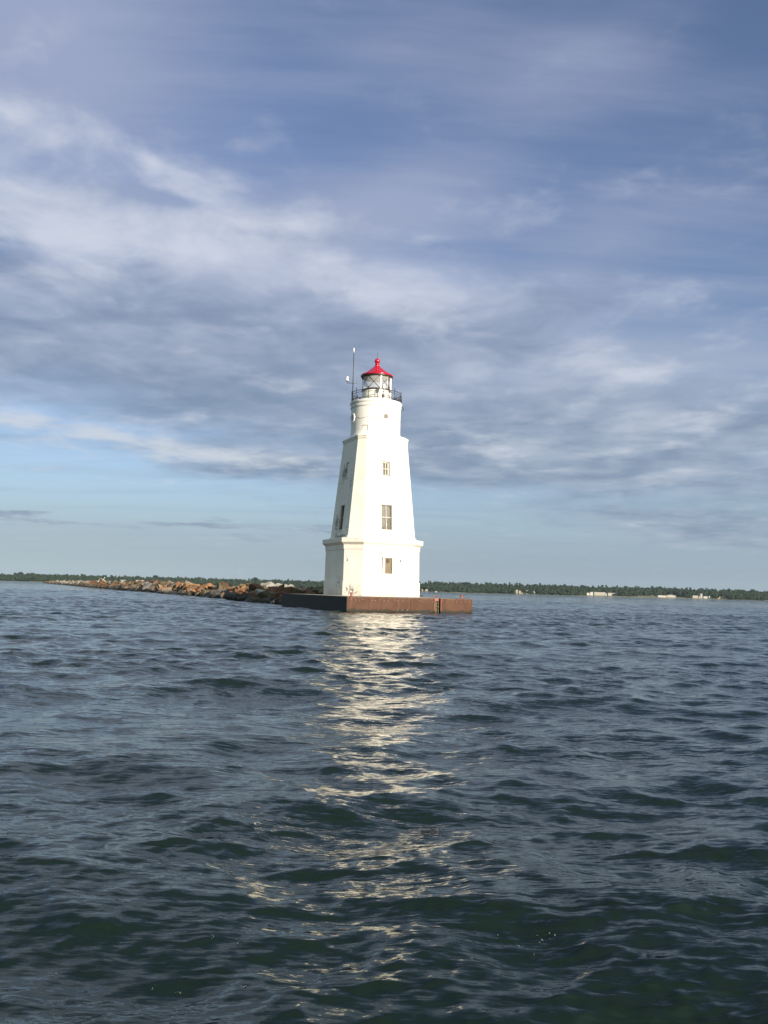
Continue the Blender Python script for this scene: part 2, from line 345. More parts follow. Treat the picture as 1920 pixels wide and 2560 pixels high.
# ------------------------------------------------------------------ water
def build_water():
    rng = np.random.default_rng(2024)
    rows = [0.35, .7, 1.1, 1.5]
    r_ = 1.8
    while r_ < 420:
        rows.append(r_)
        dr = max(.012, r_ * r_ / (HCAM * 829) * 1.25)
        cap = .075 if r_ < 20 else .11 if r_ < 80 else .25 if r_ < 160 else 1.5
        r_ += min(dr, cap)
    rows += [430, 460, 520, 620, 800, 1100, 1500, 2100, 3000, 4500]
    rows = np.array(rows, np.float32)
    A = np.radians(np.linspace(-33, 33, 760))
    B = np.radians(np.linspace(33, 327, 44)[1:-1])
    ang = np.concatenate([A, B]).astype(np.float32); nc = len(ang); nr = len(rows)
    RR, AA = np.meshgrid(rows, ang, indexing='ij')
    X = RR * np.sin(AA); Y = RR * np.cos(AA)
    dr = np.gradient(rows)[:, None]
    daz = np.full(nc, A[1] - A[0], np.float32); daz[len(A):] = B[1] - B[0]
    fade_az = np.ones(nc, np.float32); fade_az[len(A):] = 0
    fade_az[:24] = np.linspace(0, 1, 24); fade_az[len(A) - 24:len(A)] = np.linspace(1, 0, 24)
    Z = np.zeros_like(X); DX = np.zeros_like(X); DY = np.zeros_like(X)
    lams = np.exp(np.linspace(np.log(6.5), np.log(.075), 140)) * rng.uniform(.93, 1.07, 140)
    # a slow field that groups the chop into calmer and rougher patches
    G = .85 + .22 * np.sin(X * .23 + Y * .11 + 1.0) * np.sin(Y * .31 - X * .07 + 2.0) + .16 * np.sin(X * .61 - Y * .37) * np.sin(Y * .53 + .5)
    for lam in lams:
        k = 2 * np.pi / lam
        if lam > 3.6: s = .006
        elif lam > 2.0: s = .014
        elif lam > .9: s = .0255
        elif lam > .35: s = .035
        else: s = .030
        spread = 25 + 24 * np.clip(1.2 - lam / 3, 0, 1)
        th = np.radians(rng.normal(12, spread)) + (np.pi if rng.random() < .12 else 0)
        dx, dy = np.sin(th), -np.cos(th)
        a = s / k
        sp = dr * abs(dy) + .35 * dr * abs(dx)
        w = np.clip((lam / np.maximum(sp, 1e-4) - 2.2) / 3.0, 0, 1)[:, 0]
        last = np.where(w > 0)[0]
        if not len(last): continue
        hi = last.max() + 1
        w2 = (w[:hi, None] * fade_az[None, :]).astype(np.float32)
        w2 *= np.clip((lam / (rows[:hi, None] * daz[None, :]) - 2.0) / 2.0, 0, 1)
        ph = (k * (dx * X[:hi] + dy * Y[:hi]) + rng.uniform(0, 2 * np.pi)).astype(np.float32)
        g = G[:hi] if lam < 2 else 1.0
        C_, S_ = np.cos(ph) * w2 * a * g, np.sin(ph) * w2 * a * g
        Z[:hi] += C_; DX[:hi] -= dx * S_ * 1.35; DY[:hi] -= dy * S_ * 1.35
    def hump(x0, y0, rx, ry, rot, h):
        cx, sx = math.cos(R(rot)), math.sin(R(rot))
        U = ((X - x0) * cx + (Y - y0) * sx) / rx; V = (-(X - x0) * sx + (Y - y0) * cx) / ry
        return h * np.exp(-U * U - V * V)
    Z += hump(-.9, 3.9, 1.8, .42, 4, .085) + hump(1.0, 4.1, .9, .42, -22, .08) + hump(-1.6, 6.9, .7, .35, -8, .08) + hump(-.3, 5.0, 1.6, .3, 0, -.02) + hump(1.9, 3.2, .8, .35, -28, .05)
    X = X + DX; Y = Y + DY
    co = np.stack([X, Y, Z], -1).reshape(-1, 3).astype(np.float32)
    co = np.concatenate([co, np.array([[0, 0, 0]], np.float32)])
    i = np.arange(nr - 1)[:, None]; j = np.arange(nc)[None, :]; j2 = (j + 1) % nc
    q = np.stack([i * nc + j, (i + 1) * nc + j, (i + 1) * nc + j2, i * nc + j2], -1).reshape(-1, 4)
    q = q[:, ::-1]
    cen = nr * nc
    tri = np.stack([np.full(nc, cen), (np.arange(nc) + 1) % nc, np.arange(nc)], -1)
    me = bpy.data.meshes.new('water'); me.vertices.add(len(co)); me.vertices.foreach_set('co', co.ravel())
    loops = np.concatenate([q.ravel(), tri.ravel()]).astype(np.int32)
    me.loops.add(len(loops)); me.loops.foreach_set('vertex_index', loops)
    nq, nt = len(q), len(tri)
    me.polygons.add(nq + nt)
    me.polygons.foreach_set('loop_start', np.concatenate([np.arange(nq) * 4, nq * 4 + np.arange(nt) * 3]).astype(np.int32))
    me.polygons.foreach_set('use_smooth', np.ones(nq + nt, bool))
    me.update(calc_edges=True); me.validate()
    def wat(N, p):
        P = N.new('ShaderNodeNewGeometry'); pos = P.outputs['Position']; nor = P.outputs['Normal']
        rad = N.vm('LENGTH', pos)
        def ncol(scale, m3, rz, det, k):
            _, cc = N.noise(N.map(pos, rot=(0, 0, R(rz)), scale=m3), scale, det, .6)
            return N.vm('MULTIPLY', N.vm('SUBTRACT', cc, (.5, .5, .5)), (k, k, 0))
        # fine wind ripples everywhere, and the chop that stands in for waves too far to model
        a = N.vm('ADD', ncol(9.0, (.35, 2.1, 1), -12, 5, 1.0), ncol(27.0, (.45, 1.9, 1), 14, 4, .75))
        b = ncol(3.6, (.45, 1.7, 1), 16, 5, .55)
        patch, _ = N.noise(N.map(pos, scale=(.5, 1, 1)), .35, 3, .6)
        a = N.vm('SCALE', a, scale=N.mr(patch, .35, .65, .55, 1.25))
        far = N.mr(rad, 25, 170)
        c1 = N.vm('SCALE', ncol(1.15, (.5, 1.35, 1), 8, 4, 1.0), scale=far)
        far2 = N.mr(rad, 150, 500)
        c2 = N.vm('SCALE', ncol(.33, (.6, 1.3, 1), 8, 3, .9), scale=far2)
        n = N.vm('NORMALIZE', N.vm('ADD', N.vm('ADD', nor, N.vm('ADD', a, b)), N.vm('ADD', c1, c2)))
        N.l.new(n, p.inputs['Normal'])
        f, _ = N.noise(pos, .5, 3, .6)
        N.l.new(N.mix(f, (.0045, .0095, .0065, 1), (.006, .0125, .0085, 1)), p.inputs['Base Color'])
        p.inputs['IOR'].default_value = 1.42; p.inputs['Specular Tint'].default_value = (.66, .97, .80, 1)
    m = mat('lake_water', rough=.06, spec=.5, fn=wat)
    me.materials.append(m)
    o = bpy.data.objects.new('water', me); col.objects.link(o); tag(o, kind='structure')
build_water()
# ------------------------------------------------------------------ lighthouse
TC = (-.863, 66.084); TH = R(23.745)
LH = empty('lighthouse', (TC[0], TC[1], 0), TH)
tag(LH, 'white tapering concrete lighthouse with red lantern roof standing on the rusty pier', 'lighthouse')
def rpts(w, a, z):
    L = [(-a, -w), (a, -w), (w, -a), (w, a), (a, w), (-a, w), (-w, a), (-w, -a)]
    return [(x, y, z) for x, y in L]
def loft(mb, rings, top=False, bottom=False, skip=()):
    V = []; F = []
    for (z, w, a) in rings: V += rpts(w, a, z)
    for i in range(len(rings) - 1):
        for k in range(8):
            if k in skip: continue
            k2 = (k + 1) % 8; F.append((i * 8 + k, i * 8 + k2, (i + 1) * 8 + k2, (i + 1) * 8 + k))
    if top: F.append(tuple(range((len(rings) - 1) * 8, len(rings) * 8)))
    if bottom: F.append(tuple(reversed(range(8))))
    return mb.add(V, F)
def holed_face(mb, r0_, r1_, holes, face, depth=.28):
    (z0, w0, a0), (z1, w1, a1) = r0_, r1_
    def P(x, z, dpt=0):
        t = (z - z0) / (z1 - z0); w = w0 + (w1 - w0) * t - dpt
        return (x, -w, z) if face == 'front' else (-w, -x, z)
    def ha(z): return a0 + (a1 - a0) * (z - z0) / (z1 - z0)
    lv = sorted({z0, z1} | {h[2] for h in holes} | {h[3] for h in holes})
    for za, zb in zip(lv, lv[1:]):
        hs = [h for h in holes if h[2] <= za + 1e-6 and h[3] >= zb - 1e-6]
        if hs:
            h = hs[0]
            mb.add([P(-ha(za), za), P(h[0], za), P(h[0], zb), P(-ha(zb), zb)], [(0, 1, 2, 3)])
            mb.add([P(h[1], za), P(ha(za), za), P(ha(zb), zb), P(h[1], zb)], [(0, 1, 2, 3)])
        else: mb.add([P(-ha(za), za), P(ha(za), za), P(ha(zb), zb), P(-ha(zb), zb)], [(0, 1, 2, 3)])
    for (x0, x1, za, zb) in holes:
        q = [(x0, za), (x1, za), (x1, zb), (x0, zb)]
        for i in range(4):
            (xa, zz), (xb, zz2) = q[i], q[(i + 1) % 4]
            mb.add([P(xa, zz), P(xb, zz2), P(xb, zz2, depth), P(xa, zz, depth)], [(0, 1, 2, 3)])
    return P
# plinth, lower storey
m = MB(); loft(m, [(.90, 3.25, 2.108), (2.06, 3.245, 2.116), (2.102, 3.20, 2.08)]); m.build('plinth', M['paint'], LH)
m = MB(); loft(m, [(2.09, 3.20, 2.08), (4.50, 3.174, 2.05)], skip=(0,))
PL = holed_face(m, (2.09, 3.20, 2.08), (4.50, 3.174, 2.05), [(-.275, .345, 2.68, 3.90)], 'front', .22); m.build('lower_wall', M['paint'], LH)
m = MB(); loft(m, [(4.49, 3.17, 2.04), (4.49, 3.222, 2.06), (4.81, 3.232, 2.062), (4.83, 3.232, 2.062), (5.02, 3.44, 2.17), (5.335, 3.446, 2.175), (5.36, 3.40, 2.15)], top=True)
m.build('lower_cornice', M['paint'], LH)
m = MB(); loft(m, [(5.35, 2.93, 1.955), (5.52, 2.925, 1.95), (5.58, 2.85, 1.905)]); m.build('shaft_footing', M['paint'], LH)
S0, S1 = (5.568, 2.842, 1.90), (13.18, 2.128, 1.598)
m = MB(); loft(m, [S0, S1], skip=(0, 6))
PF = holed_face(m, S0, S1, [(-.455, .455, 6.05, 8.03), (-.32, .32, 10.25, 11.46)], 'front')
PW = holed_face(m, S0, S1, [(-.455, .455, 6.05, 8.03), (-.32, .32, 10.25, 11.46)], 'left')
m.build('shaft', M['paint'], LH)
m = MB(); loft(m, [(13.16, 2.12, 1.59), (13.19, 2.165, 1.635), (13.25, 2.175, 1.645), (13.27, 2.15, 1.63), (13.33, 2.15, 1.63), (13.35, 2.20, 1.665), (13.44, 2.20, 1.665), (13.48, 2.16, 1.65)])
loft(m, [(13.48, 2.16, 1.65), (13.60, 2.02, 1.2)], top=True); m.build('upper_cornice', M['paint'], LH)
# drum (watch room)
m = MB(); m.lathe([(2.12, 13.52), (2.06, 13.62), (2.02, 13.8), (2.0, 14.0), (2.0, 15.93)], 96); m.build('watch_room_wall', M['drum'], LH)
m = MB(); m.lathe([(2.0, 15.92), (2.045, 15.93), (2.055, 15.95), (2.055, 16.12), (2.02, 16.15), (2.03, 16.20), (2.10, 16.27), (2.11, 16.29), (2.11, 16.42), (2.085, 16.45), (0, 16.46)], 96)
m.build('gallery_deck', M['drum'], LH, auto=35)
# construction joint crack and hatch on the drum
def on_drum(azd, z, r_=2.0):     # azd: world azimuth towards the viewer, degrees to the right
    a = R(azd) - TH - math.pi / 2
    return (r_ * math.cos(a), r_ * math.sin(a), z)
def strip(mb, path, w, r_=2.004):
    for (a0, z0), (a1, z1) in zip(path, path[1:]):
        n = max(1, int(abs(a1 - a0) / 2))
        for i in range(n):
            ta, tb = i / n, (i + 1) / n
            aa, ab = a0 + (a1 - a0) * ta, a0 + (a1 - a0) * tb; za, zb = z0 + (z1 - z0) * ta, z0 + (z1 - z0) * tb
            if abs(a1 - a0) < .8: mb.add([on_drum(aa - w * 14, za, r_), on_drum(aa + w * 14, za, r_), on_drum(ab + w * 14, zb, r_), on_drum(ab - w * 14, zb, r_)], [(0, 1, 2, 3)])
            else: mb.add([on_drum(aa, za - w / 2, r_), on_drum(ab, zb - w / 2, r_), on_drum(ab, zb + w / 2, r_), on_drum(aa, za + w / 2, r_)], [(0, 1, 2, 3)])
m = MB(); strip(m, [(-57, 14.98), (-41, 15.0), (-40.6, 14.90), (-24, 14.94)], .035); m.build('crack', M['grey_line'], LH)
for pth, w_ in (([(-22, 15.02), (0, 15.03)], .018), ([(38, 14.97), (88, 14.97)], .02)):
    m = MB(); strip(m, pth, w_); m.build('crack', M['grey_line'], LH)
m = MB(); m.add([on_drum(a, z, 2.012) for z in (13.86, 14.31) for a in (-31, -27, -23, -18)], [(0, 1, 5, 4), (1, 2, 6, 5), (2, 3, 7, 6)])
hat = m.build('hatch', M['drum'], LH)
m = MB(); strip(m, [(-31, 14.325), (-17.2, 14.325)], .045, 2.018); strip(m, [(-17.6, 13.86), (-17.2, 14.34)], .05, 2.018); m.build('hatch_gap', M['grey_line'], hat)
# portholes
for azd in (23.745, -66.255):
    a = R(azd) - TH - math.pi / 2; ex = Vector((-math.sin(a), math.cos(a), 0)); n_ = Vector((math.cos(a), math.sin(a), 0)); cc = n_ * 2.0 + Vector((0, 0, 15.07))
    def disc(prof, name, mt, par, nn=40):
        mb = MB(); V = []; F = []
        for (rr, dp) in prof:
            for k in range(nn):
                b = 2 * math.pi * k / nn; V.append(cc + ex * (rr * math.cos(b)) + Vector((0, 0, rr * math.sin(b))) + n_ * (dp))
        for i in range(len(prof) - 1):
            for k in range(nn):
                k2 = (k + 1) % nn; F.append((i * nn + k, i * nn + k2, (i + 1) * nn + k2, (i + 1) * nn + k))
        mb.add(V, F, True)
        if prof[-1][0] < .01: pass
        return mb.build(name, mt, par, auto=30)
    pt = disc([(.40, -.08), (.40, .035), (.385, .045), (.29, .04), (.27, .015), (.22, .01), (.215, -.02)], 'porthole', M['drum'], LH)
    disc([(.205, .0), (.001, .002)], 'porthole_glass', M['pane'] if azd > 0 else M['pane_dark'], pt)
# windows
def bar(mb, P, x0, x1, z0, z1, d0, d1):
    v = [P(x0, z0, d0), P(x1, z0, d0), P(x1, z1, d0), P(x0, z1, d0), P(x0, z0, d1), P(x1, z0, d1), P(x1, z1, d1), P(x0, z1, d1)]
    mb.add(v, [(0, 1, 2, 3), (7, 6, 5, 4), (0, 4, 5, 1), (1, 5, 6, 2), (2, 6, 7, 3), (3, 7, 4, 0)])
def window(P, x0, x1, z0, z1, kind):
    w = MB(); fw = .05
    bar(w, P, x0, x0 + fw, z0, z1, .10, .24); bar(w, P, x1 - fw, x1, z0, z1, .10, .24); bar(w, P, x0 + fw, x1 - fw, z0, z0 + fw, .10, .24); bar(w, P, x0 + fw, x1 - fw, z1 - fw, z1, .10, .24)
    fr = w.build('window', M['sash'], LH)
    g = MB(); g.add([P(x0 + .02, z0 + .02, .215), P(x1 - .02, z0 + .02, .215), P(x1 - .02, z1 - .02, .215), P(x0 + .02, z1 - .02, .215)], [(0, 1, 2, 3)])
    g.build('pane', M['pane_dark'] if kind in ('left_mid', 'left_up') else M['pane'], fr)
    zm = (z0 + z1) / 2; xm = (x0 + x1) / 2
    s_ = MB()
    bw = .10 if kind == 'up' else .035
    if kind in ('up', 'mid', 'left_mid'):
        bar(s_, P, x0 + fw, x1 - fw, zm - .035, zm + .035, .13, .2)
        bar(s_, P, xm - .03, xm + .03, z0 + fw, z1 - fw, .15, .2)
        if kind == 'up':
            for (xa, xb) in ((x0 + fw, x0 + fw + .05), (x1 - fw - .11, x1 - fw)): bar(s_, P, xa, xb, z0 + fw, z1 - fw, .12, .205)
            bar(s_, P, x0 + fw, x1 - fw, z1 - .15, z1 - fw, .12, .204); bar(s_, P, x0 + fw, x1 - fw, z0 + fw, z0 + .13, .12, .204)
        s_.build('sash', M['sash'], fr)
    if kind == 'left_up':
        bar(s_, P, x0 + fw, x1 - .18, z0 + fw, z1 - .06, .08, .16); s_.build('shutter_board', M['paint'], fr)
    if kind == 'mid':
        cl = MB(); pts = []
        edge = [(0, .12), (.2, .10), (.4, .06), (.55, .10), (.75, .2), (.9, .27), (1.1, .34), (1.4, .38), (1.6, .38), (1.78, .30), (1.85, .20)]
        V = []
        for (dz, ex_) in edge: V += [P(ex_, z0 + .06 + dz, .20), P(x1 - .06, z0 + .06 + dz, .185)]
        cl.add(V, [(2 * i, 2 * i + 1, 2 * i + 3, 2 * i + 2) for i in range(len(edge) - 1)])
        cl.add([P(x0 + .05, z0 + .06, .2), P(.0, z0 + .06, .2), P(.02, z0 + .24, .2), P(x0 + .05, z0 + .3, .2)], [(0, 1, 2, 3)])
        cl.build('curtain', M['cloth'], fr)
        hb = MB(); hb.add([P(.02 + .045 * math.cos(b), z0 + .42 + .12 * math.sin(b), .15) for b in np.linspace(0, 2 * math.pi, 14)[:-1]], [tuple(range(13))]); hb.build('broken_hole', M['gloss_white'], fr)
    sl_ = MB()
    if kind == 'low':
        bar(sl_, P, x0 - .2, x1 + .14, z0 - .15, z0 - .002, -.05, .1)
        bar(sl_, P, x0 - .18, x0 - .002, z0, z1 + .06, -.035, .1); bar(sl_, P, x1 + .002, x1 + .12, z0, z1 + .06, -.035, .1); bar(sl_, P, x0 - .002, x1 + .002, z1 + .002, z1 + .06, -.035, .1)
    else: bar(sl_, P, x0 - .07, x1 + .07, z0 - .09, z0 - .003, -.05, .12)
    sl_.build('sill', M['paint'], fr)
    if kind == 'low':
        b_ = MB(); bar(b_, P, x0 + .03, x1 - .10, z0 + .03, z1 - .03, .05, .17); bd = b_.build('shutter_board', M['board'], fr)
        v_ = MB()
        for i in range(6): bar(v_, P, x0 + .09, x0 + .40, z1 - .38 + i * .05, z1 - .345 + i * .05, .03, .06)
        v_.build('vent_grille', M['vent'], bd)
window(PF, -.455, .455, 6.05, 8.03, 'mid'); window(PF, -.32, .32, 10.25, 11.46, 'up'); window(PL, -.275, .345, 2.68, 3.90, 'low')
window(PW, -.455, .455, 6.05, 8.03, 'left_mid'); window(PW, -.32, .32, 10.25, 11.46, 'left_up')
m = MB(); m.tube([(-.50, -3.215, 2.75), (-.50, -3.215, 3.98), (-.56, -3.21, 4.06), (-.56, -3.21, 4.28)], .022, 6); m.build('conduit', M['grey_line'], LH)
m = MB(); m.box((.98, -3.27, 3.62), (1.04, -3.18, 3.78)); m.build('wall_bracket', M['roof_grey'] if False else M['grey_line'], LH)
# lantern
m = MB(); m.lathe([(1.2, 16.455), (1.2, 16.52), (1.17, 16.54), (1.17, 17.42)], 72); m.build('lantern_wall', M['gloss_white'], LH, auto=30)
m = MB(); m.lathe([(1.17, 17.415), (1.215, 17.42), (1.215, 17.53), (1.16, 17.55), (1.05, 17.55), (1.05, 17.0)], 72); m.build('lantern_sill', M['bronze'], LH, auto=30)
def glassfn(N, p):
    p.inputs['Base Color'].default_value = (1, 1, 1, 1); p.inputs['Alpha'].default_value = .24; p.inputs['Roughness'].default_value = .10
gl = mat('lantern_glass', rough=.1, fn=glassfn)
m = MB(); m.lathe([(1.135, 17.55), (1.135, 18.56)], 72); m.build('lantern_glass', gl, LH)
def lp(azd, r_, z): 
    a = R(azd) - TH - math.pi / 2; return (r_ * math.cos(a), r_ * math.sin(a), z)
for k in range(8):
    a0 = -33.5 + 45 * k
    for s_ in (0, 1):
        m = MB(); zz = (17.56, 18.56) if s_ == 0 else (18.56, 17.56)
        m.tube([lp(a0 + 45 * t, 1.155, zz[0] + (zz[1] - zz[0]) * t) for t in (0, .25, .5, .75, 1)], .015, 6); m.build('glazing_bar', M['black'], LH)
m = MB(); m.tube([lp(56.5, 1.16, 17.5), lp(56.5, 1.16, 18.56)], .03, 6); m.build('mullion_or_glint', M['black'], LH)
m = MB(); m.tube([lp(78, 1.16, 16.46), lp(78, 1.16, 18.56)], .062, 10); m.build('glint_strip', M['gloss_white'], LH)  # white tube modelled in place of a sun glint on the glass
m = MB(); m.tube([lp(48, 1.19, 17.5), lp(48, 1.19, 18.56)], .026, 8); m.build('mullion_or_glint', M['gloss_white'], LH)  # reflection beside the dark bar, modelled as a white strip
# roof
m = MB(); m.lathe([(1.15, 18.55), (1.24, 18.56), (1.27, 18.60), (1.27, 18.66)], 72); m.build('roof_gutter', M['bronze'], LH, auto=30)
m = MB(); m.lathe([(1.27, 18.655), (1.31, 18.665), (1.325, 18.70), (1.32, 18.76), (1.27, 18.80), (1.20, 18.82), (.95, 18.98), (.6, 19.24), (.3, 19.48), (.22, 19.55), (.22, 19.60), (.17, 19.62), (.165, 19.70), (.185, 19.72), (.185, 19.75), (.155, 19.77), (.15, 19.82)], 72)
rf = m.build('lantern_roof', M['red'], LH, auto=50)
m = MB(); m.lathe([(1.24, 18.57), (.9, 18.74), (.3, 19.0), (0, 19.05)], 72); m.build('lantern_ceiling', M['ceil'], rf)
m = MB(); m.lathe([(.225 * math.cos(t), 20.0 + .225 * math.sin(t)) for t in np.linspace(-1.2, math.pi / 2, 16)], 32); m.build('finial_ball', M['red'], rf)
m = MB(); m.tube([(0, 0, 20.2), (0, 0, 20.72)], [.018, .008], 6); m.build('lightning_rod', M['black'], rf)
# gallery railing
post_az = [-93, -52, -17.5, 14.5, 31, 47, 88, 126, 162, 198, 232]
RZ = MB(); RZ.ring((0, 0, 17.22), 2.0, .026); 
RZ.ring((0, 0, 17.06), 2.0, .018); RZ.ring((0, 0, 16.60), 2.0, .016)
rail = RZ.build('railing', M['black'], LH)
m = MB()
for k in range(150):
    a = 2 * math.pi * k / 150; m.tube([(2 * math.cos(a), 2 * math.sin(a), 16.6), (2 * math.cos(a), 2 * math.sin(a), 17.06)], .0055, 4)
m.build('balusters', M['black'], rail)['kind'] = 'stuff'
for a in post_az:
    m = MB(); m.tube([lp(a, 2.0, 16.40), lp(a, 2.0, 17.36)], .022, 6); m.lathe([(.001, 17.36), (.035, 17.38), (.04, 17.42), (.03, 17.455), (.001, 17.465)], 8, c=lp(a, 2.0, 0)[:2]); m.build('post', M['black'], rail)
m = MB(); m.tube([lp(90, 2.02, 17.15), lp(90, 2.07, 16.5), lp(90, 2.13, 16.35), lp(90, 2.22, 16.0), lp(92, 2.16, 15.97)], .03, 6); m.build('hanging_bracket', M['black'], LH)
# things on the gallery (each rests on or is clamped to the lighthouse)
mast = empty('antenna_mast', (TC[0], TC[1], 0), TH); tag(mast, 'thin black antenna pole with a side arm and white tip rising from the gallery', 'antenna')
m = MB(); m.tube([lp(-91, 1.93, 16.46), lp(-91, 1.93, 19.3), lp(-91, 1.93, 20.68)], [.04, .034, .026], 8)
m.tube([lp(-91, 1.93, 16.9), lp(-104, 1.6, 16.47)], .018, 6); m.tube([lp(-91, 1.93, 16.9), lp(-70, 1.7, 16.47)], .018, 6); m.tube([lp(-70, 1.75, 16.75), lp(-100, 1.75, 16.5)], .018, 6)
m.build('pole', M['black'], mast)
bx = -math.sin(0); 
def wx(x, y, z):     # world offset from the tower axis -> local
    c_, s_ = math.cos(TH), math.sin(TH); return (x * c_ + y * s_, -x * s_ + y * c_, z)
m = MB(); m.tube([wx(-2.42, 0, 18.13), wx(-1.6, 0, 18.12)], .022, 6); m.box(*[tuple(v) for v in (Vector(wx(-1.80, -.05, 18.08)), Vector(wx(-1.80, -.05, 18.08)) + Vector((.16, .08, .08)))]); m.tube([wx(-2.40, 0, 18.12), wx(-2.40, 0, 18.3)], .02, 6); m.build('arm', M['black'], mast)
m = MB(); px_, py_, _ = wx(-2.40, 0, 0); m.lathe([(.001, 18.27), (.10, 18.28), (.11, 18.31)], 16, c=(px_, py_)); m.build('sensor_base', M['black'], mast)
m = MB(); m.lathe([(.11, 18.31), (.125, 18.33), (.11, 18.39), (.09, 18.41), (.09, 18.62), (.075, 18.66), (.001, 18.67)], 18, c=(px_, py_)); m.build('sensor', M['gloss_white'], mast)
m = MB(); m.tube([lp(-91, 1.93, 20.67), lp(-91, 1.93, 20.82), lp(-91, 1.93, 20.98), lp(-91, 1.93, 21.06)], [.03, .035, .055, .03], 10); m.build('tip', M['gloss_white'], mast)
bc = empty('beacon_lamp', (TC[0], TC[1], 0), TH); tag(bc, 'small white beacon lamp with hood on the gallery rail in front of the lantern', 'lamp')
cx_, cy_, _ = lp(18, 1.9, 0)
m = MB(); m.lathe([(.001, 17.30), (.09, 17.30), (.10, 17.34), (.10, 17.50), (.16, 17.53), (.12, 17.60), (.001, 17.63)], 20, c=(cx_, cy_)); m.build('hood', M['gloss_white'], bc, auto=40)
m = MB(); m.tube([(cx_, cy_, 16.44), (cx_, cy_, 17.31)], .025, 6); m.tube([(cx_, cy_, 17.1), lp(24, 1.95, 17.05)], .02, 5); m.build('stem', M['grey_line'], bc)
jb = empty('junction_box', (TC[0], TC[1], 0), TH); tag(jb, 'small dark metal box clamped to the gallery railing beside the lantern', 'box')
def obox(mb, azd, r_, z, sx, sy, sz):
    a = R(azd) - TH - math.pi / 2; n_ = Vector((math.cos(a), math.sin(a), 0)); t_ = Vector((-math.sin(a), math.cos(a), 0)); c0 = n_ * r_ + Vector((0, 0, z))
    V = [c0 + t_ * (sx * i) + n_ * (sy * j) + Vector((0, 0, sz * k)) for k in (-.5, .5) for j in (-.5, .5) for i in (-.5, .5)]
    mb.add(V, [(0, 1, 3, 2), (4, 6, 7, 5), (0, 4, 5, 1), (1, 5, 7, 3), (3, 7, 6, 2), (2, 6, 4, 0)])
m = MB(); obox(m, 31, 2.08, 17.12, .17, .10, .22); m.build('case', M['black'], jb)
m = MB(); obox(m, 31, 2.14, 17.12, .08, .014, .08); m.build('lens_cover', M['grey_line'], jb)
m = MB(); obox(m, 33.5, 1.95, 17.1, .20, .05, .12); m.build('clamp', M['black'], jb)
bt = empty('battery_tray', (TC[0], TC[1], 0), TH); tag(bt, 'low dark jumble of batteries and struts on the gallery floor by the railing', 'battery tray')
for (a, z, sx, sz) in [(52, 16.55, .14, .2), (60, 16.55, .2, .14), (69, 16.56, .22, .16), (77, 16.54, .18, .12)]:
    m = MB(); obox(m, a, 1.82, z, sx, .12, sz); m.build('battery', M['black'], bt)
m = MB(); m.tube([lp(54, 1.85, 16.7), lp(84, 1.88, 16.95)], .018, 5); m.tube([lp(50, 1.84, 16.5), lp(84, 1.86, 16.62)], .02, 5); m.tube([lp(70, 1.8, 16.6), lp(80, 1.85, 16.8), lp(86, 1.85, 16.55)], .02, 5); m.build('strut', M['black'], bt)
fs = empty('floor_lamp_box', (TC[0], TC[1], 0), TH); fs.name = 'control_box'; tag(fs, 'little dark control box on the gallery floor left of the lantern wall', 'box')
m = MB(); obox(m, -46, 1.75, 16.56, .10, .10, .2); m.build('case', M['black'], fs)
m = MB(); obox(m, -46, 1.75, 16.675, .13, .13, .025); m.build('lid', M['black'], fs)
# ------------------------------------------------------------------ pier
PC = (-2.261, 54.177)
pier = empty('pier', (PC[0], PC[1], 0), TH); tag(pier, 'low rust brown steel clad pier carrying the white lighthouse', 'pier')
PWD, PLN, PZ = 9.348, 14.449, .976
NX0, NX1, ND = 6.40, 6.86, .55
def plate(mb, x0, x1, top=.955, jit=.0):   # slightly buckled sheet on the front
    n = max(2, int((x1 - x0) / .25)); V = []; F = []
    r2 = random.Random(int(x0 * 100))
    for i in range(n + 1):
        x = x0 + (x1 - x0) * i / n
        for j, z in enumerate((-.6, -.1, .25, .6, top)):
            V.append((x, -.012 + r2.uniform(-.012, .012) * (0 < i < n), z))
    for i in range(n):
        for j in range(4): F.append((i * 5 + j, (i + 1) * 5 + j, (i + 1) * 5 + j + 1, i * 5 + j + 1))
    mb.add(V, F, True)
    mb.add([(x0, .0, -.6), (x0, -.012, -.6), (x0, -.012, top), (x0, .0, top)], [(0, 1, 2, 3)]); mb.add([(x1, .0, -.6), (x1, -.012, -.6), (x1, -.012, top), (x1, .0, top)], [(0, 1, 2, 3)])
# body with the ladder notch
m = MB(); m.box((.02, .02, -1.5), (NX0, PLN, .93)); m.box((NX1, .02, -1.5), (PWD, PLN, .93)); m.box((NX0, ND, -1.5), (NX1, PLN, .93)); m.build('pier_core', M['painted_shade'], pier)
m = MB(); m.box((.01, .03, .93), (NX0 - .004, PLN, PZ)); m.box((NX1 + .004, .03, .93), (PWD - .01, PLN, PZ)); m.box((NX0 - .004, ND - .1, .93), (NX1 + .004, PLN, PZ - .004)); m.build('deck', M['concrete'], pier)
for (a, b) in ((0, 1.55), (1.565, 4.58), (4.595, NX0), (NX1, PWD)):
    m = MB(); plate(m, a, b); m.build('cladding_sheet', M['rust'], pier)
m = MB(); m.box((-.014, .0, -.6), (.018, PLN, .955)); m.build('side_cladding', M['black_steel'], pier)  # left side near black, front and right side in rust
m = MB(); m.box((PWD - .018, .0, -.6), (PWD + .014, PLN, .955)); m.build('side_cladding', M['rust'], pier)
m = MB(); m.box((-.02, -.03, .957), (NX0, .05, .985)); m.box((NX1, -.03, .957), (PWD + .02, .05, .985)); m.box((-.03, .052, .957), (.04, PLN, .985)); m.box((PWD - .04, .052, .957), (PWD + .03, PLN, .985))
m.build('edge_angle', M['rust'], pier)
for a in (NX0 - .03, NX1 - .01):
    m = MB(); m.box((a, -.06, .15), (a + .045, -.014, .96)); m.build('notch_post', M['rust_red'], pier)
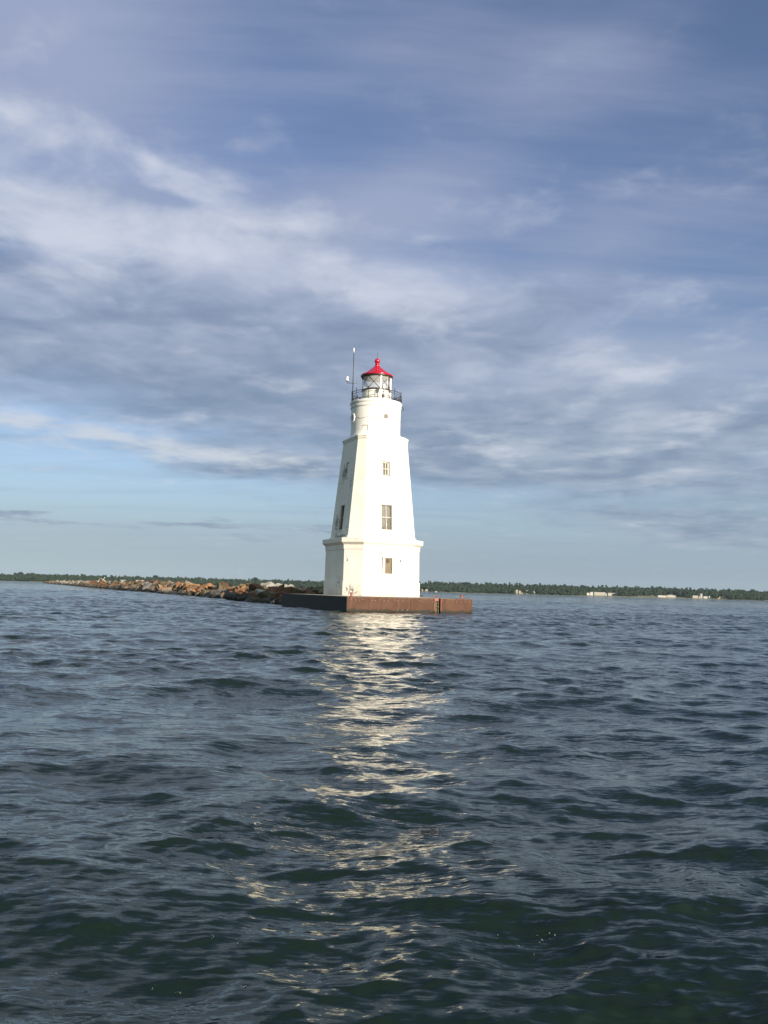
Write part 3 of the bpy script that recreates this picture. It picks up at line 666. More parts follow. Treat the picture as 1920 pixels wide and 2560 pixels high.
m = MB(); m.box((NX0 + .02, -.02, .80), (NX1 - .16, .03, .955)); m.build('notch_plate', M['rust_red'], pier)
for i, x in enumerate([.28, .60, .88, 1.10, 1.75, 1.98, 2.30, 2.62, 2.92, 3.4, 3.62, 4.0, 5.2, 5.42, 6.2, 6.98, 7.35, 7.75, 8.1, 8.45, 8.75, 9.1]):
    m = MB(); z = .80 - (.05 if i % 3 else 0) ; m.lathe([(.001, .03), (.02, .026), (.033, .012), (.034, .0)], 8)
    m.v = [(x + p[0], -.022 - p[2], z + p[1]) for p in m.v]; m.build('bolt', M['stud'], pier)
for x in (3.62, 3.98, 4.35):
    m = MB(); m.lathe([(.001, .03), (.02, .026), (.036, .012), (.036, .0)], 8)
    m.v = [(x + p[0], -.022 - p[2], .16 + p[1]) for p in m.v]; m.build('bolt', M['stud'], pier)
lad = empty('ladder', (PC[0], PC[1], 0), TH); tag(lad, 'slimy ladder in the dark notch of the pier, red hand loops on top', 'ladder')
for x in (NX0 + .06, NX1 - .16):
    m = MB(); m.box((x, .05, -.5), (x + .05, .11, .92)); m.build('stringer', M['algae'], lad)
for z in (-.05, .17, .39, .61):
    m = MB(); m.box((NX0 + .05, .03, z), (NX1 - .1, .10, z + .05)); m.build('rung', M['algae'], lad)
m = MB(); m.box((NX0 + .12, .12, -.4), (NX0 + .26, .16, .78)); m.build('backing_board', M['algae'], lad)
for x in (NX0 - .12, NX1 - .32):
    m = MB(); m.tube([(x, .1, .97), (x, .1, 1.13), (x + .04, .1, 1.16), (x + .27, .1, 1.16), (x + .31, .1, 1.13), (x + .31, .1, .97)], .016, 6); m.build('grab_rail', M['rust_red'], lad)
for (x, y, lb) in ((.42, .32, 'short red iron bollard at the shaded corner of the pier, before the lighthouse'), (8.72, .42, 'short red iron bollard at the far sunlit end of the pier, past the ladder')):
    b = empty('bollard', (0, 0, 0)); b.parent = None
    c_, s_ = math.cos(TH), math.sin(TH); b.location = (PC[0] + x * c_ - y * s_, PC[1] + x * s_ + y * c_, PZ); tag(b, lb, 'bollard', 'mooring bollards on the pier')
    m = MB(); m.lathe([(.13, 0), (.13, .02), (.085, .03), (.075, .05), (.075, .2)], 18); m.build('post', M['rust_red'], b, auto=30)
    m = MB(); m.lathe([(.075, .195), (.12, .215), (.125, .245), (.11, .27), (.0, .275)], 18); m.build('cap', M['rust_red'], b, auto=30)
# debris at the tower's foot on the deck
cl_ = empty('mooring_cleat', (TC[0] + 3.9, TC[1] - .2, PZ), TH); tag(cl_, 'dark iron mooring cleat on the deck beside the lighthouse foot', 'cleat')
m = MB(); m.tube([(-.26, 0, .16), (-.12, 0, .13), (.12, 0, .13), (.26, 0, .16)], [.02, .035, .035, .02], 8); m.build('horn', M['black'], cl_)
for x in (-.09, .09):
    m = MB(); m.tube([(x * 1.5, 0, 0), (x, 0, .13)], .03, 8); m.build('foot', M['black'], cl_)
# ------------------------------------------------------------------ breakwater of boulders
def hull_rock(seed, sx, sy, sz, n=15, rough_=.05, sub=True):
    r2 = random.Random(seed); bm = bmesh.new()
    for _ in range(n):
        v = Vector((r2.gauss(0, 1), r2.gauss(0, 1), r2.gauss(0, 1))).normalized()
        k = .8 + .35 * r2.random()
        q = Vector([max(-.72, min(.72, t)) for t in v * k])
        bm.verts.new((q.x * sx / 1.44, q.y * sy / 1.44, q.z * sz / 1.44))
    h = bmesh.ops.convex_hull(bm, input=bm.verts)
    bmesh.ops.delete(bm, geom=[e for e in h['geom_interior'] if isinstance(e, bmesh.types.BMVert)], context='VERTS')
    bmesh.ops.dissolve_limit(bm, angle_limit=R(14), verts=bm.verts, edges=bm.edges)
    if sub:
        bmesh.ops.bevel(bm, geom=list(bm.edges), offset=.045 * min(sx, sy, sz), segments=1, affect='EDGES', profile=.6)
        bmesh.ops.triangulate(bm, faces=bm.faces)
        bmesh.ops.subdivide_edges(bm, edges=bm.edges, cuts=1, use_grid_fill=True)
        for v in bm.verts:
            v.co += Vector((r2.gauss(0, 1), r2.gauss(0, 1), r2.gauss(0, 1))) * rough_ * .3 * min(sx, sy, sz)
    me = bpy.data.meshes.new('boulder'); bm.to_mesh(me); bm.free()
    return me
shapes = {'blocky': (1.0, .9, .85), 'slab like': (1.35, 1.1, .45), 'pointed': (.85, .8, 1.25), 'long': (1.7, .8, .7), 'squat': (1.15, 1.1, .65)}
protos = {(k, i): hull_rock(hash_ * 17 + i, *v, n=11 if k == 'pointed' else 14) for hash_, (k, v) in enumerate(shapes.items()) for i in range(4)}
made = {}
def rock_mesh(sh, i, colr):
    key = (sh, i, colr)
    if key not in made:
        me = protos[(sh, i)].copy(); me.materials.clear(); me.materials.append(M['rock ' + colr]); made[key] = me
    return made[key]
def p2w(x, y): 
    c_, s_ = math.cos(TH), math.sin(TH); return (PC[0] + x * c_ - y * s_, PC[1] + x * s_ + y * c_)
def wl(y): return 1.6 - .9 * math.exp(-((y - 24) / 9) ** 2) + .8 * math.exp(-((y - 55) / 16) ** 2)     # local x of the waterline
def top_z(t):                       # height of the mound at t metres in from the waterline
    return min(1.05, -.05 + .46 * t) if t < 6 else 1.05 - .2 * (t - 6)
rocks = []
def section(y):
    return ('right behind the pier' if y < 24 else 'near the pier' if y < 36 else 'in the nearer breakwater' if y < 54 else 'in mid breakwater' if y < 76 else 'farther out')
def add_rock(x, y, z, size, sh, colr, row):
    i = rnd.randrange(4); me = rock_mesh(sh, i, colr)
    o = bpy.data.objects.new('boulder', me); col.objects.link(o)
    wxy = p2w(x, y); o.location = (wxy[0], wxy[1], z)
    o.rotation_euler = (rnd.uniform(-.5, .5), rnd.uniform(-.5, .5), rnd.uniform(0, 6.28))
    s_ = size * rnd.uniform(.9, 1.15); o.scale = (s_, s_ * rnd.uniform(.85, 1.1), s_ * rnd.uniform(.85, 1.15))
    adj = 'big ' if s_ > 1.35 else 'small ' if s_ < .9 else ''
    rocks.append(o)
    tag(o, f"{adj}{sh} {colr} boulder {row}, {section(y)}", 'boulder', 'boulders of the breakwater')
y = 15.0
cols_dry = ['rust orange'] * 5 + ['tan'] * 3 + ['reddish brown'] * 4 + ['olive brown'] * 2 + ['pale grey'] + ['olive brown'] * 2 + ['dark grey']
cols_wet = ['dark grey'] * 5 + ['olive brown'] * 3 + ['pale grey'] + ['reddish brown'] + ['tan']
while len(rocks) < 296:
    for (t, row, cs) in ((.25, 'at the waterline', cols_wet), (1.25, 'on the slope', cols_wet + cols_dry), (2.4, 'high on the slope', cols_dry), (3.7, 'on the crest', cols_dry), (5.3, 'on the back of the crest', cols_dry)):
        if len(rocks) >= 296: break
        if t > 5 and y > 22: continue
        x = wl(y) + t + rnd.uniform(-.35, .35); size = rnd.choice([.75, .95, 1.1, 1.3, 1.6]) * (.86 if y < 30 else 1)
        if y < 17.5 and t < 1.0: x += 0
        add_rock(x, y + rnd.uniform(-.4, .4), top_z(t) - .12 + rnd.uniform(-.1, .22), size, rnd.choice(list(shapes)), rnd.choice(cs), row)
    y += 1.12 if y < 60 else 1.35
y_end = y
# a few that stand out
for (x, yy, z, s_, sh, colr, lb, rot) in [
    (6.0, 16.4, 1.45, 1.5, 'pointed', 'reddish brown', 'sharp red brown boulder jutting highest above the pier deck end', (.25, -.35, .4)),
    (4.0, 15.6, 1.35, 1.7, 'blocky', 'olive brown', 'square olive brown block just over the shaded end of the pier', (.1, .1, .7)),
    (7.6, 16.2, 1.15, 1.6, 'slab like', 'pale grey', 'flat pale grey slab lying level behind the pier deck', (.05, .05, .2)),
    (9.6, 16.6, 1.35, 1.9, 'blocky', 'olive brown', 'large dark olive boulder next to the lighthouse wall', (.3, .2, 1.2)),
    (8.8, 16.0, 1.25, 1.4, 'pointed', 'dark grey', 'dark leaning boulder between the flat slab and the lighthouse', (.5, .6, .3)),
    (10.6, 17.0, 1.5, 1.5, 'squat', 'reddish brown', 'brown boulder partly hidden by the lighthouse wall', (.2, .1, .3)),
    (3.3, 33, 1.45, 2.0, 'slab like', 'rust orange', 'broad rust orange slab leaning up on the crest of the breakwater', (.7, .15, 2.2)),
    (2.3, 27.5, .9, 1.9, 'slab like', 'chalky', 'whitish slab tilted towards the water near the pier', (.75, .1, 2.0))]:
    o = bpy.data.objects.new('boulder', rock_mesh(sh, 1, colr)); col.objects.link(o); a = p2w(x, yy); o.location = (a[0], a[1], z - .28); o.scale = (s_, s_, s_); o.rotation_euler = rot
    tag(o, lb, 'boulder', 'boulders of the breakwater')
# the rest of the boulders, too small and many to hold apart
def merged(name, parts, mats, kind=None, smooth=False):
    V = []; F = []; MI = []; n = 0
    for (vs, fs, mi) in parts:
        V.append(vs); F.append(fs + n); MI.append(np.full(len(fs), mi)); n += len(vs)
    V = np.concatenate(V).astype(np.float32); F = np.concatenate(F).astype(np.int32); MI = np.concatenate(MI).astype(np.int32)
    me = bpy.data.meshes.new(name); me.vertices.add(len(V)); me.vertices.foreach_set('co', V.ravel())
    me.loops.add(F.size); me.loops.foreach_set('vertex_index', F.ravel()); me.polygons.add(len(F)); me.polygons.foreach_set('loop_start', (np.arange(len(F)) * 3).astype(np.int32))
    me.polygons.foreach_set('material_index', MI); me.polygons.foreach_set('use_smooth', np.full(len(F), smooth))
    for m_ in mats: me.materials.append(m_)
    me.update(calc_edges=True); o = bpy.data.objects.new(name, me); col.objects.link(o)
    if kind: o['kind'] = kind
    return o
def tri_of(me):
    me.calc_loop_triangles(); v = np.empty(len(me.vertices) * 3, np.float32); me.vertices.foreach_get('co', v)
    t = np.empty(len(me.loop_triangles) * 3, np.int32); me.loop_triangles.foreach_get('vertices', t)
    return v.reshape(-1, 3), t.reshape(-1, 3)
simple = [tri_of(hull_rock(900 + i, *list(shapes.values())[i % 5], n=12, sub=False)) for i in range(10)]
cn = list(RC)
parts = []
rr = random.Random(5)
y = y_end - .5
while y < 690:
    far = min(1, max(0, (y - 150) / 350))
    for t in (.3, 1.3, 2.5, 3.8, 5.4):
        if t > 5 and rr.random() < .5: continue
        v, f = simple[rr.randrange(10)]; s_ = rr.choice([1.1, 1.3, 1.6, 1.9]) * (1 + .1 * far)
        a = rr.uniform(0, 6.28); tl = rr.uniform(-.5, .5)
        Rm = np.array(Matrix.Rotation(a, 3, 'Z') @ Matrix.Rotation(tl, 3, 'X'))
        q = (v * s_) @ Rm.T; xy = p2w(wl(y) + t + rr.uniform(-.4, .4), y + rr.uniform(-.6, .6))
        q = q + np.array([xy[0], xy[1], top_z(t) - .1 + rr.uniform(-.1, .25)])
        cc = rr.choice(['rust orange', 'rust orange', 'tan', 'tan', 'reddish brown', 'pale grey', 'olive brown', 'dark grey'] if y < 250 or y > 560 else ['chalky', 'chalky', 'tan', 'rust orange', 'chalky', 'pale grey'])
        if t < 1 : cc = rr.choice(['dark grey', 'olive brown', 'tan', 'reddish brown'])
        parts.append((q, f, cn.index(cc)))
    y += 1.5 + 2.2 * far
rub = merged('rubble', parts, [M['rock ' + k] for k in cn], 'stuff')
tag(rub, 'distant orange and whitish rubble of the long breakwater running out into the bay', 'rubble')
# core of the mound
m = MB(); V = []; F = []
ys = [14.46, 20, 28, 40, 55, 75, 100, 140, 200, 300, 450, 690]
for yy in ys:
    w_ = wl(yy)
    for (dx, z) in ((.3, -1.2), (.5, -.2), (2.6, .65), (4.2, .8), (7.5, .7), (9.6, -.2), (10, -1.2)):
        a = p2w(w_ + dx, yy); V.append((a[0], a[1], z))
for i in range(len(ys) - 1):
    for k in range(6): F.append((i * 7 + k, i * 7 + k + 1, (i + 1) * 7 + k + 1, (i + 1) * 7 + k))
m.add(V, F); tag(m.build('breakwater_ground', M['rock dark grey']), kind='structure')
for (yy, lb, dx, dz, ln) in ((205, 'long bleached driftwood log leaning up off the breakwater rocks', -3, 1.5, 4.2), (226, 'shorter bleached driftwood log among the whitish breakwater rocks', -3, 1.0, 3.0)):
    a = p2w(5.2, yy); m = MB(); d_ = Vector((dx, 1.5, dz)).normalized()
    m.tube([d_ * t * ln for t in (0, .3, .6, 1)], [.2, .17, .13, .07], 8); m.tube([d_ * ln * .6, d_ * ln * .6 + Vector((.4, .3, .9))], [.1, .04], 6)
    o = m.build('driftwood_log', M['driftwood'], loc=(a[0], a[1], 1.3)); tag(o, lb, 'driftwood', 'driftwood on the breakwater')
# ------------------------------------------------------------------ far shore
def shore(x): return 1880 + 14 * math.sin(x / 90) + 9 * math.sin(x / 37 + 1) + (40 if x < -250 else 0) * min(1, (-250 - x) / 200 if x < -250 else 0)
def land_z(x, d):
    return -.3 + min(2.2, .12 * d) + min(7.0, max(0, d - 40) * .022) + (2.5 if x > 120 else 0) * min(1, max(0, (d - 60) / 150))
m = MB(); V = []; F = []
xs = np.linspace(-1800, 1800, 181); ds = [-6, 0, 6, 14, 30, 60, 110, 180, 270, 420, 900, 2600]
for x in xs:
    for d in ds: V.append((x, shore(x) + d, land_z(x, d) if d >= 0 else -1.0))
nd = len(ds)
for i in range(len(xs) - 1):
    for k in range(nd - 1): F.append((i * nd + k, (i + 1) * nd + k, (i + 1) * nd + k + 1, i * nd + k + 1))
m.add(V, F, True); tag(m.build('shore_ground', M['land']), kind='structure')
ico = bmesh.new(); bmesh.ops.create_icosphere(ico, subdivisions=2, radius=1); im = bpy.data.meshes.new('t'); ico.to_mesh(im); ico.free(); iv, it_ = tri_of(im)
ico = bmesh.new(); bmesh.ops.create_icosphere(ico, subdivisions=1, radius=1); im1 = bpy.data.meshes.new('t1'); ico.to_mesh(im1); ico.free(); iv1, it1 = tri_of(im1)
npr = np.random.default_rng(7)
crowns = []
for k in range(14):
    vv = []; ff = []; n = 0
    for j in range(5):
        b = iv1 * npr.uniform(.75, 1.2, (len(iv1), 1)) ; ctr = npr.normal(0, 1, 3) * np.array([.28, .28, .30]); s_ = npr.uniform(.38, .62)
        b = b * s_ + ctr; b += npr.normal(0, .05, b.shape); vv.append(b); ff.append(it1 + n); n += len(b)
    crowns.append((np.concatenate(vv), np.concatenate(ff)))
clear_px = [(286, 306, 42), (325, 353, 42), (370, 383, 30), (402, 422, 40), (428, 450, 40), (542, 558, 55), (600, 610, 40), (645, 745, 60), (1050, 1075, 55), (1284, 1340, 24), (1478, 1550, 70), (1590, 1720, 85), (1732, 1792, 70), (1796, 1820, 40), (1458, 1482, 50)]
clears = [(at(a, 1900), at(b, 1900), d) for a, b, d in clear_px]
parts = []
for row, (d0, n_, hlo, hhi) in enumerate([(10, 760, 4, 9), (22, 700, 7, 12), (48, 620, 9, 13), (85, 600, 10.5, 13.5), (140, 600, 11.5, 14), (220, 640, 12.5, 14.5), (330, 700, 13.5, 15.5)]):
    for i in range(n_):
        x = -1000 + 2000 * (i + rnd.random()) / n_; d = d0 + rnd.uniform(-.35, .35) * (12 + d0 * .35)
        if any(a < x < b and d < dd for a, b, dd in clears): continue
        if d < 12 and (rnd.random() < .25 or (520 < x < 760)): continue
        yy = shore(x) + d; g = land_z(x, d); h = .9 * rnd.uniform(hlo + 1.5, hhi - .5) * (.94 + .06 * math.sin(x / 31) * math.sin(x / 83 + 2)) * (1.22 if x > -60 else .98)
        v, f = crowns[rnd.randrange(14)]
        w_ = rnd.uniform(4.2, 7.2); a = rnd.uniform(0, 6.28); ca, sa = math.cos(a), math.sin(a)
        q = v * np.array([w_, w_, h * .52]); q = np.stack([q[:, 0] * ca - q[:, 1] * sa, q[:, 0] * sa + q[:, 1] * ca, q[:, 2]], -1) + np.array([x, yy, g + h * .56])
        parts.append((q, f, 0 if rnd.random() < (.75 if row < 3 else .35) else 1))
        if row < 2:
            tr = np.array([[-.25, 0, 0], [.25, 0, 0], [0, .3, 0], [0, 0, h * .6]]) + np.array([x, yy, g]); parts.append((tr, np.array([[0, 1, 3], [1, 2, 3], [2, 0, 3]]), 2))
tag(merged('woodland', parts, [M['leaf'], M['leaf_dark'], M['bark']], 'stuff'), 'dark green woodland along the far shore of the bay', 'woodland')
def tree(px, Y, ztop, w_, lb, dark=True):
    x = at(px, Y); d = Y - shore(x); g = land_z(x, d); t = empty('tree', (x, Y, g)); tag(t, lb, 'tree', 'trees rising above the far woods')
    h = ztop - g; m = MB(); m.tube([(0, 0, -.3), (.2, 0, h * .35), (.1, .1, h * .8)], [.5, .35, .12], 7)
    for a in range(5): m.tube([(.1, 0, h * (.4 + .07 * a)), (2.4 * math.cos(a * 1.3), 2.4 * math.sin(a * 1.3), h * (.55 + .07 * a))], [.18, .05], 5)
    m.build('trunk', M['bark'], t)
    vs = []; r2 = np.random.default_rng(int(px)); n = 1500
    u = r2.normal(0, 1, (n, 3)); u /= np.linalg.norm(u, axis=1, keepdims=True); rad = r2.random((n, 1)) ** .4
    ctr = u * rad * np.array([w_ / 2, w_ / 2, h * .30]) + np.array([0, 0, h * .68]); ctr[:, :2] *= 1 + .15 * np.sin(ctr[:, 2:3] * 1.3)
    s_ = r2.uniform(.35, .75, (n, 1, 1)); tri = r2.normal(0, 1, (n, 3, 3)) * s_ + ctr[:, None, :]
    me = bpy.data.meshes.new('crown'); me.from_pydata(tri.reshape(-1, 3).tolist(), [], np.arange(n * 3).reshape(-1, 3).tolist()); me.materials.append(M['leaf_dark'])
    o = bpy.data.objects.new('crown', me); col.objects.link(o); o.parent = t
tree(1565, 2200, 29.5, 13, 'tall round tree standing above the woods behind the long pale warehouses')
tree(1650, 2200, 30.5, 15, 'tall dome shaped tree over the woods near the white gabled hall')
tree(637, 2230, 27.5, 16, 'broad dark tree topping the woods left of the pier end')
tree(50, 2230, 25.5, 14, 'slightly higher tree on the skyline at the far left edge')
tree(1166, 2200, 28.5, 14, 'tree poking above the woods behind the sunlit end of the pier')
tree(1456, 2200, 29.0, 14, 'low domed tree on the woods skyline left of the warehouses')
tree(388, 2230, 26.0, 16, 'low wide tree on the skyline above the breakwater middle')
# buildings on the far shore
def building(px0, px1, hgt, lb, wall='white_wall', roof='roof_grey', Y=1903, gable=False, dep=12, nwin=0, base=0., wh=1.3):
    hgt *= .88; x0, x1 = at(px0, Y), at(px1, Y); cx = (x0 + x1) / 2; w_ = x1 - x0; Yy = shore(cx) + (Y - 1880); g = land_z(cx, Y - 1880) + base
    b = empty('building', (cx, Yy, g)); tag(b, lb, 'building', 'pale buildings along the far shore')
    m = MB(); m.box((-w_ / 2, 0, -1.0 - base), (w_ / 2, dep, hgt * (.68 if gable else .9)))
    if gable: m.add([(-w_ / 2, .0, hgt * .68), (w_ / 2, .0, hgt * .68), (0, .0, hgt * .97), (-w_ / 2, dep, hgt * .68), (w_ / 2, dep, hgt * .68), (0, dep, hgt * .97)], [(0, 1, 2), (3, 5, 4)])
    m.build('wall', M[wall], b)
    m = MB()
    if gable:
        e = .4; zz = hgt * .66
        m.add([(-w_ / 2 - e, -e, zz), (0, -e, hgt), (w_ / 2 + e, -e, zz), (-w_ / 2 - e, dep + e, zz), (0, dep + e, hgt), (w_ / 2 + e, dep + e, zz)], [(0, 1, 4, 3), (1, 2, 5, 4)])
        m.add([(-w_ / 2 - e, -e, zz - .25), (0, -e, hgt - .25), (w_ / 2 + e, -e, zz - .25), (-w_ / 2 - e, -e, zz), (0, -e, hgt), (w_ / 2 + e, -e, zz)], [(0, 1, 4, 3), (1, 2, 5, 4)])
    else: m.box((-w_ / 2 - .3, -.3, hgt * .9 + .003), (w_ / 2 + .3, dep + .3, hgt))
    m.build('roof', M[roof], b)
    for i in range(nwin):
        xx = -w_ / 2 + w_ * (i + .5) / nwin; m = MB(); m.box((xx - .55, -.06, hgt * .3), (xx + .55, .02, hgt * .3 + wh)); m.build('window', M['win_far'], b)
    return b
building(289.6, 303.3, 7.5, 'small cream building on the left shore with trees all round', nwin=3, roof='roof_white', base=1.0)
building(329, 350, 8.5, 'wider cream two level building on the left shore above the orange rocks', nwin=6, base=.8, roof='roof_white')
building(374, 380, 5, 'tiny pale house just right of the wide cream building on the left shore')
building(406, 419, 6.5, 'cream house with grey roof midway along the left shore', nwin=3)
building(427, 432, 5, 'tiny cream shed between two cream houses on the left shore')
building(435.5, 446, 6, 'low cream house right of the tiny shed on the left shore', nwin=2)
building(546.5, 554, 6.5, 'white gabled cottage on open lawn behind the breakwater', gable=True, nwin=1)
building(600.5, 606, 6, 'small tan house in the trees behind the breakwater', 'tan_wall')
building(651, 660, 8.0, 'pale house with long roof left of the white waterfront complex', base=1.5)
building(655, 661, 4.5, 'small white shed below the pale long roofed house', Y=1896)
building(670, 687, 5.5, 'low long white hall at the near end of the waterfront complex', roof='roof_white', Y=1894, nwin=3)
building(689, 706, 8.5, 'white waterfront block with a row of dark bays', roof='roof_white', Y=1897, nwin=8, wh=2.5)
building(691, 699, 10.5, 'raised white block behind the waterfront complex', roof='roof_white', Y=1912)
building(707, 720, 8.6, 'white gabled waterfront hall beside the row of dark bays', roof='roof_white', gable=True, Y=1898, nwin=3)
building(721, 734, 8.8, 'white gabled waterfront hall closest to the lighthouse', roof='roof_white', gable=True, Y=1900, nwin=4)
building(1053, 1058, 5.5, 'white cottage on the lawn nearest the lighthouse, right shore', gable=True)
building(1064, 1070, 5.5, 'second white cottage on the lawn right of the lighthouse', gable=True)
building(1289, 1297, 6.5, 'white house with steep roof high among the right shore trees', gable=True, base=3.0)
building(1296, 1306, 6.0, 'white house with orange roof in the right shore trees', roof='roof_orange', base=1.0, nwin=2)
building(1313, 1322, 6.0, 'pale house right of the orange roofed house', base=2.0, nwin=2)
building(1331, 1335, 5.0, 'tiny pale house at the right of the wooded house cluster', base=2.0)
building(1466, 1473, 6.5, 'grey house at the forest edge left of the long warehouses', 'grey_wall')
building(1475, 1482, 7.5, 'pale grey house next to the first long warehouse', 'grey_wall', base=1.0)
building(1485.5, 1513, 8.8, 'long cream warehouse with a band of dark windows', Y=1915, nwin=4, roof='roof_white')
building(1513.8, 1518.6, 6.5, 'grey link building between the two long warehouses', 'grey_wall', Y=1916)
building(1519.5, 1545, 7.6, 'second long cream warehouse, plain walled', Y=1914, roof='roof_white')
building(1647, 1659.5, 4.6, 'low grey house on the open field left of the white gabled hall', 'grey_wall', nwin=3)
building(1661, 1669.5, 4.2, 'low tan shed touching the white gabled hall on its left', 'tan_wall')
building(1673, 1695, 7.0, 'wide white gabled hall on the open field', gable=True, dep=18, roof='roof_white')
building(1728, 1733, 6.5, 'narrow white house with steep roof at the field edge', gable=True)
building(1741, 1754.5, 6.5, 'cream house with several windows on the right shore', nwin=4)
building(1756, 1762, 4.6, 'small cream house joined to the windowed cream house')
building(1760, 1765, 8.5, 'little white house standing higher behind the cream houses', base=3)
building(1767, 1778, 5.0, 'low pale house toward the right end of the village', 'grey_wall', nwin=2)
building(1779, 1786, 7.0, 'white gabled house at the right end of the village', gable=True)
building(1797, 1813, 5.0, 'long low tan building half hidden by trees at far right', 'tan_wall', nwin=4)
# masts, water towers
def mast_(px, Y, z, lb):
    o = empty('radio_mast', (at(px, Y), Y, 0)); tag(o, lb, 'radio mast', 'radio masts behind the far shore')
    m = MB()
    for k in range(3):
        a = k * 2.094; m.tube([(.5 * math.cos(a), .5 * math.sin(a), 0), (.4 * math.cos(a), .4 * math.sin(a), z)], .07, 4)
    for i in range(int(z / 2)):
        for k in range(3):
            a, b = k * 2.094, (k + 1) * 2.094; m.tube([(.45 * math.cos(a), .45 * math.sin(a), i * 2), (.45 * math.cos(b), .45 * math.sin(b), i * 2 + 2)], .035, 3)
    m.build('lattice', mastmat, o)
    m = MB(); m.tube([(0, 0, z), (0, 0, z + 4)], [.1, .03], 5); m.build('tip', mastmat, o)
mastmat = mat('mast_steel', rough=.6, fn=vary(.3, (.16, .16, .17), (.25, .2, .19), 0))
mast_(586, 2500, 76, 'thin lattice mast above the woods over the orange boulders')
mast_(1228, 2500, 74, 'thin lattice mast above the woods right of the pier')
wt = empty('water_tower', (at(291, 2150), 2150, 8)); tag(wt, 'tiny white water tower bulb just above the left woods skyline', 'water tower')
m = MB(); m.lathe([(1.2, 0), (.8, 3), (.8, 15.5), (1.2, 16.2)], 12); m.build('column', M['roof_white'], wt)
m = MB(); m.lathe([(1.2, 16.2)] + [(2.6 * math.cos(t), 18 + 2.1 * math.sin(t)) for t in np.linspace(-1, math.pi / 2, 10)], 16); m.build('tank', M['roof_white'], wt)
def boat(px, Y, lb, sail=True):
    b = empty('boat', (at(px, Y), Y, .0), .4); tag(b, lb, 'boat', 'white boats off the far shore')
    m = MB(); L = [(-3.4, 1.1), (-1, 1.4), (1.8, 1.1), (3.9, 0), (1.8, -1.1), (-1, -1.4), (-3.4, -1.1)]
    m.add([(x, y_, 1.1 + (.3 if x > 3 else 0)) for x, y_ in L] + [(x * .85, y_ * .7, -.3) for x, y_ in L], [tuple(range(7))] + [(i, i + 7, (i + 1) % 7 + 7, (i + 1) % 7) for i in range(7)]); m.build('hull', M['roof_white'], b)
    m = MB(); m.add([(-1.6, -.8, 1.1), (1.2, -.7, 1.1), (1.2, .7, 1.1), (-1.6, .8, 1.1), (-1.4, -.7, 2.0), (.6, -.6, 2.0), (.6, .6, 2.0), (-1.4, .7, 2.0)], [(4, 5, 6, 7), (0, 1, 5, 4), (1, 2, 6, 5), (2, 3, 7, 6), (3, 0, 4, 7)]); m.build('cabin', M['roof_white'], b)
    if sail: m = MB(); m.tube([(.3, 0, 1.1), (.3, 0, 11)], .09, 5); m.tube([(.3, 0, 2.3), (-3, 0, 2.2)], .09, 5); m.build('mast', M['roof_white'], b)
boat(1090, 1700, 'lone small white boat on the water right of the lighthouse', False)
boat(724, 1840, 'white sailboat moored before the waterfront hall nearest the lighthouse')
boat(714, 1846, 'white sailboat moored second from the lighthouse side of the waterfront')
boat(702, 1842, 'white sailboat moored before the row of dark bays')
boat(551, 1850, 'white sailboat with bare mast before the cottage lawn')
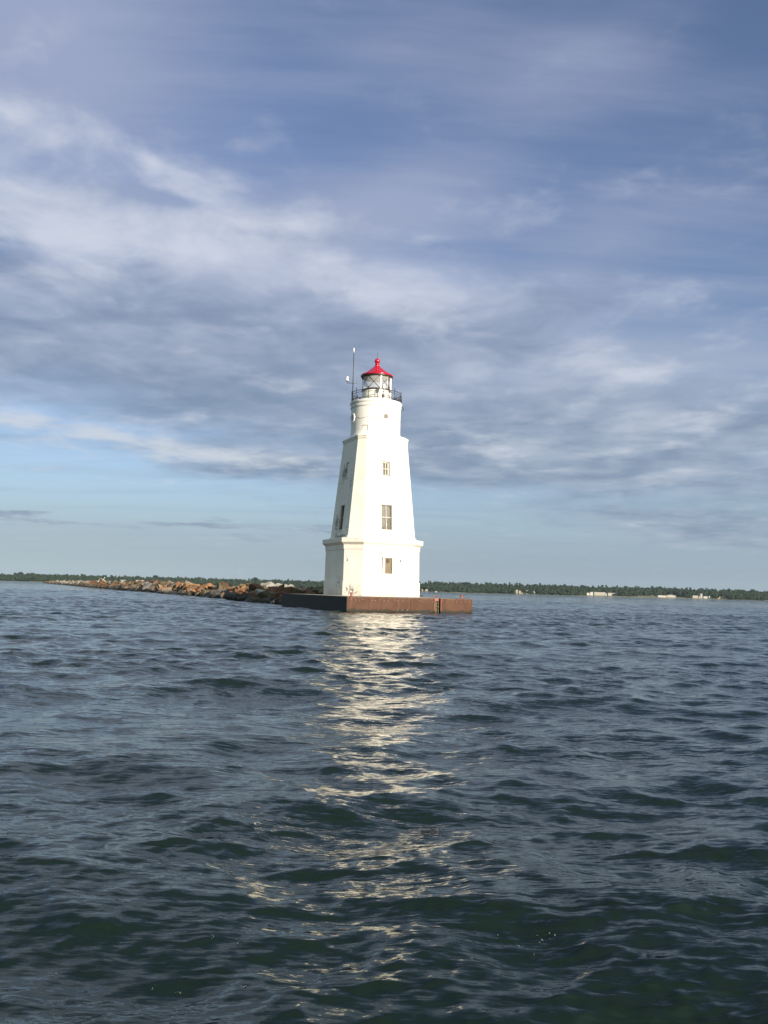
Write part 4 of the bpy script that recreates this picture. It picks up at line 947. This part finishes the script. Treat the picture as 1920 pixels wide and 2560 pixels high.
# foam flecks on the near water
m = MB(); r2 = random.Random(3)
for (px, py, s_) in [(425, 2542, 12), (135, 2425, 4), (533, 2356, 4), (383, 2460, 4), (447, 2462, 4), (430, 2016, 6), (370, 2036, 4), (335, 2042, 5), (25, 2080, 4), (1245, 2350, 6), (1352, 2356, 9), (1378, 2353, 10), (1298, 2372, 6), (1335, 2390, 4), (637, 1838, 8), (628, 1826, 6), (665, 1915, 5), (590, 2365, 5), (610, 2475, 6), (645, 2200, 5), (582, 1955, 5), (625, 1953, 5), (1195, 1918, 5), (498, 2028, 4), (345, 2492, 3)]:
    d = px_dir(px, py); t = -HCAM / d.z; x, y = d.x * t, d.y * t; sz = s_ * t / FPX * .8
    for k in range(4):
        u, v = x + r2.gauss(0, sz * .8), y + r2.gauss(0, sz * 1.6); rr_ = min(sz, .011) * r2.uniform(.12, .4)
        m.lathe([(rr_, 0.0), (rr_ * .9, rr_ * .35), (rr_ * .5, rr_ * .6), (.0005, rr_ * .7)], 8, c=(u, v)) if False else m.add([(u + rr_ * math.cos(b), v + rr_ * math.sin(b), 0) for b in np.linspace(0, 6.28, 9)[:-1]] + [(u + rr_ * .6 * math.cos(b), v + rr_ * .6 * math.sin(b), rr_ * .4) for b in np.linspace(0, 6.28, 9)[:-1]], [tuple(range(8, 16))] + [(i, (i + 1) % 8, 8 + (i + 1) % 8, 8 + i) for i in range(8)], True)
wo = bpy.data.objects['water']
# drop every fleck on to the wave surface
from mathutils.bvhtree import BVHTree
wv = np.empty(len(wo.data.vertices) * 3, np.float32); wo.data.vertices.foreach_get('co', wv); wv = wv.reshape(-1, 3)
near = wv[(wv[:, 0] ** 2 + wv[:, 1] ** 2 < 150) & (wv[:, 1] > 1)]
nv = []
for (x, y, z) in m.v:
    j = np.argmin((near[:, 0] - x) ** 2 + (near[:, 1] - y) ** 2); nv.append((x, y, z + float(near[j, 2]) + .002))
m.v = nv
tag(m.build('foam', M['foam']), 'small white flecks of foam drifting on the near waves', 'foam', kind='stuff')
# ------------------------------------------------------------------ haze over the bay
hz = MB(); hz.box((-2600, -400, -2.5), (2600, 5200, 95)); ho = hz.build('haze', M['roof_grey']); tag(ho, 'thin blue haze over the bay', 'haze', kind='stuff')
hm = bpy.data.materials.new('haze'); hm.use_nodes = True; N = NT(hm.node_tree)
pv = N.new('ShaderNodeVolumePrincipled'); pv.inputs['Color'].default_value = (.62, .80, 1, 1); pv.inputs['Density'].default_value = .000035; pv.inputs['Anisotropy'].default_value = 0
N.l.new(pv.outputs[0], N.new('ShaderNodeOutputMaterial').inputs['Volume']); ho.data.materials[0] = hm
for me in [x for x in bpy.data.meshes if x.users == 0]: bpy.data.meshes.remove(me)
